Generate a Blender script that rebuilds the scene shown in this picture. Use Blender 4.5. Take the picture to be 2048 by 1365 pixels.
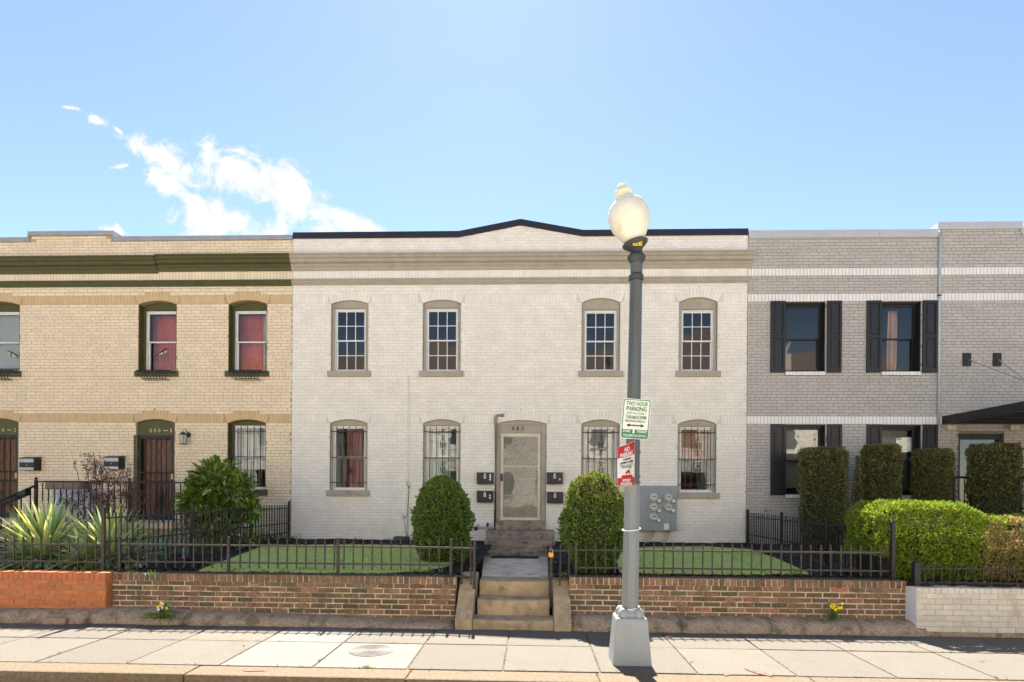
import bpy, bmesh, math, random
from mathutils import Vector, Matrix, noise
random.seed(7)
R = math.radians
for o in list(bpy.data.objects):
    bpy.data.objects.remove(o)
S = bpy.context.scene
COL = S.collection

# ------------------------------------------------------------------ camera
FPX, CY, H = 1200.0, 985.0, 1.71          # focal length in px, horizon row, eye height
YAW, ROLL = R(2.1), 0.0072
cam = bpy.data.cameras.new('camera'); camo = bpy.data.objects.new('camera', cam); COL.objects.link(camo)
cam.sensor_width = 36; cam.lens = 36 * FPX / 2048; cam.shift_y = (CY - 682.5) / 2048
cam.clip_start = .05; cam.clip_end = 3000
camo.matrix_world = Matrix.Translation((0, 0, H)) @ Matrix.Rotation(YAW, 4, 'Z') @ Matrix.Rotation(R(90), 4, 'X') @ Matrix.Rotation(ROLL, 4, 'Z')
S.camera = camo
def ray(px, py):
    u, v = (px - 1024) / FPX, (py - CY) / FPX
    c, s = math.cos(ROLL), math.sin(ROLL)
    u, v = u * c + v * s, -u * s + v * c
    return Vector((-math.sin(YAW) + u * math.cos(YAW), math.cos(YAW) + u * math.sin(YAW), -v))
def at(px, py, Y):                         # point of the plane y = Y seen at a pixel
    d = ray(px, py); t = Y / d.y
    return Vector((d.x * t, Y, H + d.z * t))
def gd(px, py, z=0.0):                     # point of the level z seen at a pixel
    d = ray(px, py); t = (z - H) / d.z
    return Vector((d.x * t, d.y * t, z))
YF = 13.05                                 # the house fronts
YW = 7.70                                  # the brown retaining walls
def fx(px, py=750): return at(px, py, YF).x
def fz(px, py): return at(px, py, YF).z

# ------------------------------------------------------------------ sky, sun, exposure
SUN_EL, SUN_AZ = R(51.6), R(-5)              # behind the houses, a little to the left
SKY, SUNP = 0.050, 5.0
world = bpy.data.worlds.new('World'); S.world = world; world.use_nodes = True
N = world.node_tree.nodes; L = world.node_tree.links; N.clear()
def wn(t, **k):
    n = N.new(t)
    for a, b in k.items(): setattr(n, a, b)
    return n
sky = wn('ShaderNodeTexSky', sky_type='NISHITA', sun_disc=False, sun_elevation=SUN_EL, sun_rotation=SUN_AZ)
sky.altitude = 50; sky.air_density = 1.0; sky.dust_density = 0.12; sky.ozone_density = 0.8
tc = wn('ShaderNodeTexCoord'); sx = wn('ShaderNodeSeparateXYZ'); L.new(tc.outputs['Generated'], sx.inputs[0])
ym = wn('ShaderNodeMath', operation='MAXIMUM'); ym.inputs[1].default_value = .05; L.new(sx.outputs['Y'], ym.inputs[0])
du = wn('ShaderNodeMath', operation='DIVIDE'); L.new(sx.outputs['X'], du.inputs[0]); L.new(ym.outputs[0], du.inputs[1])
dv = wn('ShaderNodeMath', operation='DIVIDE'); L.new(sx.outputs['Z'], dv.inputs[0]); L.new(ym.outputs[0], dv.inputs[1])
pv = wn('ShaderNodeCombineXYZ'); L.new(du.outputs[0], pv.inputs[0]); L.new(dv.outputs[0], pv.inputs[1])
nz = wn('ShaderNodeTexNoise'); nz.inputs['Scale'].default_value = 15; nz.inputs['Detail'].default_value = 9
nz.inputs['Roughness'].default_value = .66; nz.inputs['Distortion'].default_value = .5; L.new(pv.outputs[0], nz.inputs['Vector'])
last = None
for cx, cy, a, b, ang in [(290, 300, 64, 26, 40), (345, 328, 75, 32, 35), (325, 362, 62, 26, 38), (480, 340, 105, 50, 26), (590, 396, 118, 50, 32), (702, 446, 84, 24, 22),
                          (455, 446, 130, 38, 12), (400, 418, 85, 24, 36), (195, 241, 22, 10, 20), (138, 216, 22, 5, 10), (238, 262, 16, 5, 40), (235, 464, 36, 14, 10), (243, 333, 24, 5, -10)]:
    d = ray(cx, cy); c = Vector((d.x / d.y, d.z / d.y, 0))
    s1 = wn('ShaderNodeVectorMath', operation='SUBTRACT'); s1.inputs[1].default_value = c; L.new(pv.outputs[0], s1.inputs[0])
    r1 = wn('ShaderNodeVectorRotate', rotation_type='Z_AXIS'); r1.inputs['Angle'].default_value = R(ang); L.new(s1.outputs[0], r1.inputs['Vector'])
    m1 = wn('ShaderNodeVectorMath', operation='MULTIPLY'); m1.inputs[1].default_value = (FPX / a, FPX / b, 0); L.new(r1.outputs[0], m1.inputs[0])
    l1 = wn('ShaderNodeVectorMath', operation='LENGTH'); L.new(m1.outputs[0], l1.inputs[0])
    if last is None: last = l1.outputs['Value']
    else:
        mn = wn('ShaderNodeMath', operation='SMOOTH_MIN'); mn.inputs[2].default_value = .15
        L.new(last, mn.inputs[0]); L.new(l1.outputs['Value'], mn.inputs[1]); last = mn.outputs[0]
k1 = wn('ShaderNodeMath', operation='MULTIPLY_ADD'); L.new(nz.outputs['Fac'], k1.inputs[0]); k1.inputs[1].default_value = 4.4; k1.inputs[2].default_value = -2.2
k2 = wn('ShaderNodeMath', operation='SUBTRACT'); L.new(k1.outputs[0], k2.inputs[0]); L.new(last, k2.inputs[1])
k3 = wn('ShaderNodeMapRange', interpolation_type='SMOOTHSTEP'); k3.inputs['From Min'].default_value = -1.15; k3.inputs['From Max'].default_value = -.28
L.new(k2.outputs[0], k3.inputs['Value'])
CLOUD = 4.9
mx = wn('ShaderNodeMix', data_type='RGBA'); mx.inputs['B'].default_value = (CLOUD, CLOUD, CLOUD * 1.01, 1)
L.new(k3.outputs['Result'], mx.inputs['Factor']); L.new(sky.outputs[0], mx.inputs['A'])
bg = wn('ShaderNodeBackground'); bg.inputs['Strength'].default_value = SKY; L.new(mx.outputs['Result'], bg.inputs['Color'])
wo = wn('ShaderNodeOutputWorld'); L.new(bg.outputs[0], wo.inputs['Surface'])
sun = bpy.data.lights.new('sun', 'SUN'); sun.energy = SUNP; sun.angle = R(.53); sun.color = (1, .94, .85)
suno = bpy.data.objects.new('sun', sun); COL.objects.link(suno); suno.location = (0, 30, 40)
sd = Vector((math.sin(-SUN_AZ) * math.cos(SUN_EL), -math.cos(SUN_AZ) * math.cos(SUN_EL), -math.sin(SUN_EL)))
suno.rotation_euler = sd.to_track_quat('-Z', 'Y').to_euler()
S.view_settings.view_transform = 'Standard'; S.view_settings.look = 'None'; S.view_settings.gamma = 1
S.view_settings.use_curve_mapping = False; S.view_settings.exposure = 2.1
S.render.engine = 'CYCLES'
S.cycles.max_bounces = 8; S.cycles.transparent_max_bounces = 16

# ------------------------------------------------------------------ helpers
WLOC = {}
class MB:
    def __init__(s): s.v = []; s.f = []
    def quad(s, a, b, c, d):
        i = len(s.v); s.v += [tuple(a), tuple(b), tuple(c), tuple(d)]; s.f.append((i, i + 1, i + 2, i + 3)); return s
    def poly(s, pts):
        i = len(s.v); s.v += [tuple(p) for p in pts]; s.f.append(tuple(range(i, i + len(pts)))); return s
    def box(s, x0, x1, y0, y1, z0, z1):
        i = len(s.v)
        s.v += [(x0, y0, z0), (x1, y0, z0), (x1, y1, z0), (x0, y1, z0), (x0, y0, z1), (x1, y0, z1), (x1, y1, z1), (x0, y1, z1)]
        s.f += [tuple(i + k for k in q) for q in ((0, 3, 2, 1), (4, 5, 6, 7), (0, 1, 5, 4), (1, 2, 6, 5), (2, 3, 7, 6), (3, 0, 4, 7))]; return s
    def prism(s, pts, y0, y1):                 # outline in x,z (counter-clockwise seen from -y), extruded along y
        n = len(pts); i = len(s.v)
        s.v += [(x, y0, z) for x, z in pts] + [(x, y1, z) for x, z in pts]
        s.f.append(tuple(range(i, i + n))); s.f.append(tuple(range(i + 2 * n - 1, i + n - 1, -1)))
        for k in range(n): s.f.append((i + k, i + n + k, i + n + (k + 1) % n, i + (k + 1) % n))
        return s
    def extr(s, prof, x0, x1):                 # profile in y,z extruded along x
        n = len(prof); i = len(s.v)
        s.v += [(x0, y, z) for y, z in prof] + [(x1, y, z) for y, z in prof]
        s.f.append(tuple(range(i, i + n))); s.f.append(tuple(range(i + 2 * n - 1, i + n - 1, -1)))
        for k in range(n): s.f.append((i + k, i + n + k, i + n + (k + 1) % n, i + (k + 1) % n))
        return s
    def tube(s, path, r, n=6, cap=True):
        path = [Vector(p) for p in path]; rings = []
        rr = r if isinstance(r, (list, tuple)) else [r] * len(path)
        for k, p in enumerate(path):
            d = (path[min(k + 1, len(path) - 1)] - path[max(k - 1, 0)]).normalized()
            a = d.cross(Vector((0, 0, 1)));
            if a.length < 1e-3: a = d.cross(Vector((1, 0, 0)))
            a.normalize(); b = d.cross(a)
            i = len(s.v)
            for q in range(n):
                t = 2 * math.pi * q / n
                s.v.append(tuple(p + (a * math.cos(t) + b * math.sin(t)) * rr[k]))
            rings.append(i)
        for k in range(len(rings) - 1):
            for q in range(n):
                s.f.append((rings[k] + q, rings[k] + (q + 1) % n, rings[k + 1] + (q + 1) % n, rings[k + 1] + q))
        if cap:
            s.f.append(tuple(rings[0] + q for q in range(n))[::-1]); s.f.append(tuple(rings[-1] + q for q in range(n)))
        return s
    def lathe(s, prof, c, n=24, m=None, start=0.0, sq=1.0):   # prof (r,z)
        rings = []; c = Vector(c)
        for r, z in prof:
            i = len(s.v)
            for q in range(n):
                t = start + 2 * math.pi * q / n; p = Vector((r * math.cos(t), r * math.sin(t), z))
                if m: p = m @ p
                s.v.append(tuple(c + p))
            rings.append(i)
        for k in range(len(rings) - 1):
            for q in range(n):
                s.f.append((rings[k] + q, rings[k] + (q + 1) % n, rings[k + 1] + (q + 1) % n, rings[k + 1] + q))
        s.f.append(tuple(rings[0] + q for q in range(n))[::-1]); s.f.append(tuple(rings[-1] + q for q in range(n)))
        return s
    def mesh(s, name, off=Vector((0, 0, 0))):
        me = bpy.data.meshes.new(name)
        me.from_pydata([(x - off.x, y - off.y, z - off.z) for x, y, z in s.v], [], s.f); me.update(); return me
    def build(s, name, m, parent=None, smooth=False, bevel=0, loc=None):
        off = WLOC[parent] if parent else Vector(loc or (0, 0, 0))
        me = s.mesh(name, off)
        if bevel:
            bm = bmesh.new(); bm.from_mesh(me)
            bmesh.ops.bevel(bm, geom=[e for e in bm.edges if e.is_manifold and e.calc_face_angle(0) > .5], offset=bevel, segments=2, affect='EDGES', profile=.6)
            bm.to_mesh(me); bm.free()
        if smooth:
            for p in me.polygons: p.use_smooth = True
        me.materials.append(m)
        o = bpy.data.objects.new(name, me); COL.objects.link(o)
        if parent: o.parent = parent; WLOC[o] = off
        else: o.location = off; WLOC[o] = off
        return o
def tag(o, label, cat=None, group=None, kind=None):
    o['label'] = label
    if cat: o['category'] = cat
    if group: o['group'] = group
    if kind: o['kind'] = kind
    return o
def struct(o, label=None):
    o['kind'] = 'structure'
    if label: o['label'] = label
    return o
def thing(name, label, cat, loc, group=None):
    o = bpy.data.objects.new(name, None); COL.objects.link(o); o.location = loc; o.empty_display_size = .1
    WLOC[o] = Vector(loc); return tag(o, label, cat, group)
def inst(me, name, parent, loc, rot=None, scale=None):
    o = bpy.data.objects.new(name, me); COL.objects.link(o); o.parent = parent
    o.location = Vector(loc) - WLOC[parent]; WLOC[o] = Vector(loc)
    if rot: o.rotation_euler = rot
    if scale: o.scale = scale
    return o
def unit(mb, name, m, smooth=False):
    me = mb.mesh(name); me.materials.append(m)
    if smooth:
        for p in me.polygons: p.use_smooth = True
    return me
def text_mb(body, cx, cz, w, h, y, bend=None, depth=.0015, bold=0.0):
    cu = bpy.data.curves.new('lettering', 'FONT'); cu.body = body; cu.size = 1; cu.extrude = .02; cu.offset = bold; cu.resolution_u = 3
    ob = bpy.data.objects.new('lettering', cu); COL.objects.link(ob)
    me = bpy.data.meshes.new_from_object(ob.evaluated_get(bpy.context.evaluated_depsgraph_get()))
    bpy.data.objects.remove(ob); bpy.data.curves.remove(cu)
    xs = [v.co.x for v in me.vertices]; ys = [v.co.y for v in me.vertices]
    ax, bx, ay, by = min(xs), max(xs), min(ys), max(ys)
    mb = MB()
    for v in me.vertices:
        x = cx + ((v.co.x - ax) / (bx - ax + 1e-9) - .5) * w; z = cz + ((v.co.y - ay) / (by - ay + 1e-9) - .5) * h
        yy = y - (depth if v.co.z > 0 else 0)
        mb.v.append((x, yy, z) if not bend else bend(x, yy, z))
    mb.f = [tuple(p.vertices) for p in me.polygons]
    bpy.data.meshes.remove(me); return mb

# ------------------------------------------------------------------ materials
def mat(name, col, rough=.7, var=.1, scale=6, bump=0, bscale=80, isl=0, metal=0, spec=.4, col2=None, s2=3, t2=(.5, .65), a2=1.0, col3=None, s3=12, t3=(.55, .7), stretch=None, trans=0, emis=None, hue=None):
    m = bpy.data.materials.new(name); m.use_nodes = True; n = m.node_tree.nodes; l = m.node_tree.links
    p = n['Principled BSDF']; p.inputs['Roughness'].default_value = rough; p.inputs['Metallic'].default_value = metal
    p.inputs['Specular IOR Level'].default_value = spec
    g = n.new('ShaderNodeNewGeometry'); pos = g.outputs['Position']
    if stretch:
        q = n.new('ShaderNodeVectorMath'); q.operation = 'MULTIPLY'; q.inputs[1].default_value = stretch; l.new(pos, q.inputs[0]); pos = q.outputs[0]
    def nzf(sc, det=5, rg=.6):
        t = n.new('ShaderNodeTexNoise'); t.inputs['Scale'].default_value = sc; t.inputs['Detail'].default_value = det; t.inputs['Roughness'].default_value = rg
        l.new(pos, t.inputs['Vector']); return t.outputs['Fac']
    def mixc(fac, a, b):
        x = n.new('ShaderNodeMix'); x.data_type = 'RGBA'
        if isinstance(fac, float): x.inputs['Factor'].default_value = fac
        else: l.new(fac, x.inputs['Factor'])
        for nm, v in (('A', a), ('B', b)):
            if isinstance(v, tuple): x.inputs[nm].default_value = (*v[:3], 1)
            else: l.new(v, x.inputs[nm])
        return x.outputs['Result']
    def rng(f, a, b, lo=0, hi=1):
        x = n.new('ShaderNodeMapRange'); x.interpolation_type = 'SMOOTHSTEP'
        x.inputs['From Min'].default_value = a; x.inputs['From Max'].default_value = b; x.inputs['To Min'].default_value = lo; x.inputs['To Max'].default_value = hi
        l.new(f, x.inputs['Value']); return x.outputs['Result']
    lo = tuple(c * (1 - var) for c in col); hi = tuple(min(1, c * (1 + var)) for c in col)
    c = mixc(rng(nzf(scale), .3, .7), lo, hi)
    rnd = None
    if isl or hue:
        oi = n.new('ShaderNodeObjectInfo'); ad = n.new('ShaderNodeMath'); ad.operation = 'ADD'
        l.new(g.outputs['Random Per Island'], ad.inputs[0]); l.new(oi.outputs['Random'], ad.inputs[1])
        fr = n.new('ShaderNodeMath'); fr.operation = 'FRACT'; l.new(ad.outputs[0], fr.inputs[0]); rnd = fr.outputs[0]
    if hue:                                   # other colours some pieces have: list of (threshold, colour)
        for th, hc in hue:
            gt = n.new('ShaderNodeMath'); gt.operation = 'GREATER_THAN'; gt.inputs[1].default_value = th; l.new(rnd, gt.inputs[0])
            c = mixc(gt.outputs[0], c, mixc(rng(nzf(scale * 1.7), .3, .7), tuple(k * (1 - var) for k in hc), tuple(min(1, k * (1 + var)) for k in hc)))
    if isl:
        wn_ = n.new('ShaderNodeTexWhiteNoise'); wn_.noise_dimensions = '1D'; l.new(rnd, wn_.inputs['W'])
        mr = n.new('ShaderNodeMapRange'); mr.inputs['To Min'].default_value = 1 - isl; mr.inputs['To Max'].default_value = 1 + isl; l.new(wn_.outputs['Value'], mr.inputs['Value'])
        hv = n.new('ShaderNodeHueSaturation'); l.new(mr.outputs['Result'], hv.inputs['Value']); l.new(c, hv.inputs['Color']); c = hv.outputs['Color']
    if col2: c = mixc(rng(nzf(s2), t2[0], t2[1], 0, a2), c, col2)
    if col3: c = mixc(rng(nzf(s3, 7, .7), t3[0], t3[1]), c, col3)
    l.new(c, p.inputs['Base Color'])
    if bump:
        b = n.new('ShaderNodeBump'); b.inputs['Strength'].default_value = min(1, bump); b.inputs['Distance'].default_value = .01 * max(1, bump)
        l.new(nzf(bscale, 6, .65), b.inputs['Height']); l.new(b.outputs[0], p.inputs['Normal'])
    if trans:
        out = n['Material Output']; tr = n.new('ShaderNodeBsdfTranslucent'); l.new(c, tr.inputs['Color'])
        ms = n.new('ShaderNodeMixShader'); ms.inputs[0].default_value = trans; l.new(p.outputs[0], ms.inputs[1]); l.new(tr.outputs[0], ms.inputs[2]); l.new(ms.outputs[0], out.inputs['Surface'])
    if emis: p.inputs['Emission Color'].default_value = (*emis[:3], 1); p.inputs['Emission Strength'].default_value = emis[3]
    return m
def glass(name, tint=(.9, .95, .95), k=1.0, wav=.0):
    m = bpy.data.materials.new(name); m.use_nodes = True; n = m.node_tree.nodes; l = m.node_tree.links; n.clear()
    out = n.new('ShaderNodeOutputMaterial'); t = n.new('ShaderNodeBsdfTransparent'); t.inputs[0].default_value = (*tint, 1)
    g = n.new('ShaderNodeBsdfGlossy'); g.inputs['Roughness'].default_value = .01
    fr = n.new('ShaderNodeFresnel'); fr.inputs['IOR'].default_value = 1.52
    mu = n.new('ShaderNodeMath'); mu.operation = 'MULTIPLY'; mu.inputs[1].default_value = 2.0 * k; mu.use_clamp = True; l.new(fr.outputs[0], mu.inputs[0])
    if wav:
        ge = n.new('ShaderNodeNewGeometry'); tn = n.new('ShaderNodeTexNoise'); tn.inputs['Scale'].default_value = 2.2; l.new(ge.outputs['Position'], tn.inputs['Vector'])
        b = n.new('ShaderNodeBump'); b.inputs['Strength'].default_value = wav; b.inputs['Distance'].default_value = .02; l.new(tn.outputs['Fac'], b.inputs['Height']); l.new(b.outputs[0], g.inputs['Normal'])
    x = n.new('ShaderNodeMixShader'); l.new(mu.outputs[0], x.inputs[0]); l.new(t.outputs[0], x.inputs[1]); l.new(g.outputs[0], x.inputs[2]); l.new(x.outputs[0], out.inputs['Surface'])
    return m
M = {}
M['white_brick'] = mat('white_painted_brick', (.86, .795, .70), .75, .05, 3, .25, 90, isl=.035, col2=(.74, .67, .57), s2=1.6, t2=(.55, .8), a2=.5, col3=(.3, .25, .2), s3=46, t3=(.79, .82))
M['white_mortar'] = mat('white_painted_mortar', (.69, .635, .56), .8, .1, 20)
M['yellow_brick'] = mat('yellow_painted_brick', (.83, .685, .495), .75, .05, 3, .25, 90, isl=.04)
M['yellow_mortar'] = mat('yellow_mortar', (.50, .35, .185), .85, .2, 20)
M['tan_brick'] = mat('tan_painted_brick', (.66, .46, .25), .75, .05, 3, .25, 90, isl=.05)
M['grey_brick'] = mat('grey_painted_brick', (.50, .46, .42), .75, .05, 3, .25, 90, isl=.05)
M['grey_mortar'] = mat('grey_mortar', (.25, .21, .17), .85, .2, 20)
M['band_brick'] = mat('white_band_brick', (.86, .82, .77), .75, .04, 3, .2, 90, isl=.03)
M['taupe'] = mat('taupe_trim_paint', (.40, .345, .27), .6, .06, 4, .1, 30, col2=(.26, .21, .15), s2=2.5, t2=(.55, .75), a2=.6)
M['olive'] = mat('olive_trim_paint', (.082, .078, .022), .55, .1, 5, .1, 40)
M['black_coping'] = mat('black_metal_coping', (.018, .017, .028), .45, .1, 2)
M['pale_coping'] = mat('pale_metal_coping', (.50, .50, .53), .45, .06, 2)
M['zinc_coping'] = mat('zinc_coping', (.33, .33, .35), .5, .1, 4)
M['vinyl'] = mat('white_vinyl', (.78, .77, .76), .35, .03, 5)
M['glass'] = glass('window_glass', k=.95, wav=.05)
M['glass_hi'] = glass('bright_window_glass', k=1.55, wav=.12)
M['glass_door'] = glass('door_glass', k=1.1, wav=.12)
M['glass_low'] = glass('dull_window_glass', k=.38, wav=.05)
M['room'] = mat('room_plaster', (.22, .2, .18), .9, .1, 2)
M['black'] = mat('black_paint', (.012, .012, .014), .4, .2, 6)
M['iron'] = mat('wrought_iron', (.02, .018, .017), .5, .2, 8)
M['rust_iron'] = mat('brown_iron', (.046, .036, .031), .55, .2, 12, .15, 120, col2=(.10, .06, .038), s2=18, t2=(.55, .7))
M['shutter'] = mat('black_shutter_paint', (.016, .016, .02), .45, .1, 4)
M['roof'] = mat('roof_membrane', (.2, .2, .2), .9, .2, 2)
M['brown_brick'] = mat('brown_brick', (0.232, 0.128, 0.076), .85, .45, 26, .7, 120, isl=.28, hue=[(.30, (0.183, 0.104, 0.061)), (.55, (0.262, 0.152, 0.091)), (.78, (0.146, 0.110, 0.067)), (.93, (0.317, 0.140, 0.085))], col2=(0.104, 0.083, 0.049), s2=3.2, t2=(.46, .68), a2=.75, col3=(0.512, 0.415, 0.268), s3=34, t3=(.60, .74))
M['brown_mortar'] = mat('tan_mortar', (0.627, 0.515, 0.347), .9, .2, 30, .6, 140, col2=(0.213, 0.168, 0.106), s2=4, t2=(.44, .64), a2=.85)
M['orange_brick'] = mat('orange_brick', (.52, .16, .055), .8, .12, 20, .3, 120, isl=.12, col3=(.4, .12, .05), s3=14, t3=(.62, .75))
M['orange_mortar'] = mat('grey_mortar_joint', (.33, .25, .16), .9, .2, 30, .5, 140)
M['wall_paint'] = mat('flaking_white_paint', (.66, .595, .50), .8, .08, 8, .4, 120, isl=.07, col2=(.42, .35, .25), s2=3.5, t2=(.5, .75), a2=.7, col3=(.36, .13, .075), s3=7, t3=(.715, .725))
M['wall_joint'] = mat('painted_joint', (.50, .43, .34), .85, .15, 20)
M['stone'] = mat('weathered_stone', (0.414, 0.305, 0.207), .95, .35, 45, 1.6, 70, col2=(0.161, 0.127, 0.071), s2=6, t2=(.47, .66), a2=.8, col3=(0.598, 0.483, 0.356), s3=60, t3=(.60, .72))
M['step'] = mat('stained_concrete', (.43, .315, .19), .9, .2, 6, .5, 90, col2=(.20, .14, .08), s2=7, t2=(.5, .7), a2=.8, col3=(.58, .48, .35), s3=40, t3=(.64, .76))
M['step_dark'] = mat('dark_stained_concrete', (.32, .25, .185), .9, .25, 6, .5, 90, col2=(.10, .078, .055), s2=8, t2=(.46, .68), a2=.85, col3=(.50, .44, .37), s3=34, t3=(.60, .74))
M['path'] = mat('path_concrete', (.70, .58, .44), .9, .15, 4, .4, 100, col2=(.27, .23, .18), s2=5, t2=(.50, .72), a2=.75)
M['slab'] = mat('sidewalk_concrete', (.140, .123, .098), .9, .22, 75, .8, 140, isl=.08, col2=(.125, .10, .07), s2=2.6, t2=(.5, .78), a2=.7, col3=(.085, .068, .05), s3=85, t3=(.63, .70))
M['slab_new'] = mat('new_concrete', (.160, .147, .126), .85, .10, 60, .4, 140, isl=.03, col2=(.15, .135, .11), s2=3, t2=(.55, .8), a2=.6)
M['joint'] = mat('joint_dirt', (.13, .09, .05), .95, .3, 20)
M['curb'] = mat('curb_stone', (.150, .108, .067), .9, .25, 30, .7, 90, col2=(.14, .085, .045), s2=6, t2=(.5, .7), a2=.7)
M['asphalt'] = mat('worn_road_surface', (.33, .305, .265), .9, .25, 30, .6, 120)
M['soil'] = mat('garden_soil', (.06, .042, .028), .95, .4, 10, 1.5, 25)
M['mulch'] = mat('black_mulch', (.022, .017, .016), .95, .5, 30, 2, 40)
M['chips'] = mat('mulch_chips', (.025, .019, .017), .9, .3, 30, isl=.5, hue=[(.85, (.075, .05, .035)), (.97, (.16, .12, .08))])
M['turf'] = mat('artificial_turf', (.42, .52, .14), .9, .18, 60, .5, 220, col2=(.40, .41, .13), s2=5, t2=(.42, .7), a2=.8, col3=(.19, .30, .09), s3=22, t3=(.58, .70))
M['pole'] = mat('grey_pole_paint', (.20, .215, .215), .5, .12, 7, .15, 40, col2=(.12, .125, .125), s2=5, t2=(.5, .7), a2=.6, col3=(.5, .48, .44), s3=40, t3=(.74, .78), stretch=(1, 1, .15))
M['pole_shaded'] = mat('shaded_grey_pole_paint', (.085, .095, .096), .45, .15, 7, .15, 40, col2=(.05, .055, .055), s2=6, t2=(.5, .7), a2=.7, col3=(.28, .25, .21), s3=40, t3=(.72, .77), stretch=(1, 1, .12))  # upper post: weaker ground bounce put into the darker colour
M['pole_base'] = mat('pale_grey_base_paint', (.29, .31, .315), .5, .06, 6, .15, 60, col2=(.25, .26, .25), s2=6, t2=(.58, .75), a2=.7)
M['dark_iron'] = mat('dark_cast_iron', (.045, .05, .05), .5, .2, 10, .2, 60)
M['globe'] = mat('yellowed_globe', (.82, .79, .66), .35, .05, 4, trans=.12, col2=(.66, .57, .38), s2=7, t2=(.5, .75), a2=.6, spec=.5)
M['white'] = mat('white_plain', (.75, .74, .72), .5, .03, 6)
M['sign_white'] = mat('sign_white', (.76, .73, .67), .4, .03, 10)
M['sign_green'] = mat('sign_green', (.012, .20, .085), .4, .05, 10)
M['sign_red'] = mat('sign_red', (.50, .010, .014), .4, .08, 10)
M['sign_black'] = mat('sign_black', (.02, .02, .02), .5, .1, 10)
M['alu'] = mat('dull_aluminium', (.42, .42, .42), .4, .1, 10, metal=.6)
M['box_grey'] = mat('grey_meter_paint', (.29, .31, .315), .5, .05, 4, .05, 60)
M['meter'] = mat('meter_glass', (.55, .53, .46), .2, .05, 10, spec=.6)
M['pvc'] = mat('plastic_conduit', (.52, .46, .34), .5, .1, 10)
M['taupe_pipe'] = mat('painted_pipe', (.285, .255, .21), .5, .08, 8)
M['gold'] = mat('padlock_yellow', (.75, .36, .02), .4, .1, 10)
M['brass'] = mat('brass_number', (.50, .40, .20), .4, .1, 10, metal=.4)
M['mat_green'] = mat('dark_green_doormat', (.018, .034, .026), .95, .3, 60, 1, 160)
M['curtain_red'] = mat('red_curtain', (.66, .15, .09), .9, .15, 3)
M['curtain_dark'] = mat('dark_red_curtain', (.22, .022, .025), .9, .15, 3)
M['curtain_cream'] = mat('cream_curtain', (.55, .48, .36), .9, .1, 3)
M['curtain_pink'] = mat('pink_curtain', (.66, .38, .27), .9, .1, 3)
M['blind'] = mat('pale_blind', (.52, .49, .46), .8, .04, 3)
M['mesh_cream'] = mat('cream_metal', (.76, .69, .54), .5, .08, 10, col3=(.3, .16, .06), s3=30, t3=(.68, .76))
M['wood_door'] = mat('orange_varnished_door', (.17, .07, .032), .35, .5, 5, .3, 30, stretch=(6, 6, .8))
M['arbor'] = mat('arborvitae_leaf', (0.134, 0.222, 0.034), .6, .2, 9, isl=.35, trans=.25, hue=[(.55, (0.087, 0.161, 0.027)), (.80, (0.188, 0.255, 0.040)), (.985, (0.323, 0.161, 0.054))])
M['arbor_lit'] = mat('lit_bronzed_arborvitae_leaf', (0.172, 0.230, 0.034), .6, .2, 9, isl=.35, trans=.25, hue=[(.45, (0.115, 0.184, 0.029)), (.65, (0.299, 0.310, 0.069)), (.88, (0.368, 0.230, 0.127))])  # sunlit crown top put into the leaf colour, plus some bronze
M['yew'] = mat('yew_leaf', (0.127, 0.157, 0.042), .6, .2, 9, isl=.4, trans=.15, hue=[(.45, (0.090, 0.120, 0.032)), (.72, (0.240, 0.166, 0.060)), (.93, (0.406, 0.256, 0.106))])
M['hedge'] = mat('hedge_leaf', (0.221, 0.294, 0.023), .5, .15, 9, isl=.3, trans=.35, hue=[(.5, (0.156, 0.239, 0.020)), (.8, (0.294, 0.350, 0.032))])
M['hedge_brown'] = mat('browned_hedge_leaf', (.44, .27, .16), .6, .15, 9, isl=.3, trans=.3, hue=[(.45, (.28, .27, .04)), (.75, (.38, .24, .14))])
M['twig'] = mat('core_shade_and_rim', (.035, .035, .014), .9, .4, 14, 1, 40)  # shade inside the crowns put into a dark core colour; also box rim
M['bark'] = mat('bark', (.16, .10, .06), .9, .3, 20, .8, 60)
M['aucuba'] = mat('glossy_leaf', (0.110, 0.207, 0.030), .3, .15, 6, isl=.3, trans=.2, hue=[(.40, (0.152, 0.262, 0.034)), (.68, (0.304, 0.345, 0.083)), (.90, (0.580, 0.538, 0.179))], spec=.5)
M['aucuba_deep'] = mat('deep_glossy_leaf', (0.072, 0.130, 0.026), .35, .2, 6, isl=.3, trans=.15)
M['yucca'] = mat('yucca_leaf', (0.447, 0.535, 0.213), .5, .12, 5, isl=.2, trans=.2, hue=[(.5, (0.339, 0.463, 0.213)), (.75, (0.589, 0.623, 0.213)), (.95, (0.750, 0.750, 0.107))])
M['yucca_blue'] = mat('blue_green_leaf', (0.359, 0.499, 0.374), .5, .12, 5, isl=.25, trans=.2, hue=[(.6, (0.265, 0.390, 0.218))])
M['nandina'] = mat('purple_leaf', (.12, .045, .05), .6, .2, 8, isl=.4, hue=[(.6, (.10, .05, .03)), (.88, (.13, .09, .04))])
M['sprout'] = mat('sprout_leaf', (.15, .24, .045), .5, .15, 8, isl=.3, trans=.2)
M['weed'] = mat('weed_leaf', (.10, .17, .03), .6, .2, 8, isl=.35, trans=.2)
M['petal_yellow'] = mat('yellow_petal', (.80, .56, .02), .5, .08, 8)
M['petal_orange'] = mat('orange_petal', (.80, .30, .03), .5, .08, 8)
M['petal_pale'] = mat('pale_petal', (.62, .62, .75), .5, .05, 8)
M['cap_dirt'] = mat('dirty_cap', (.09, .065, .045), .95, .4, 30, 1, 60, col3=(.2, .15, .1), s3=30, t3=(.6, .7))
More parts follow.
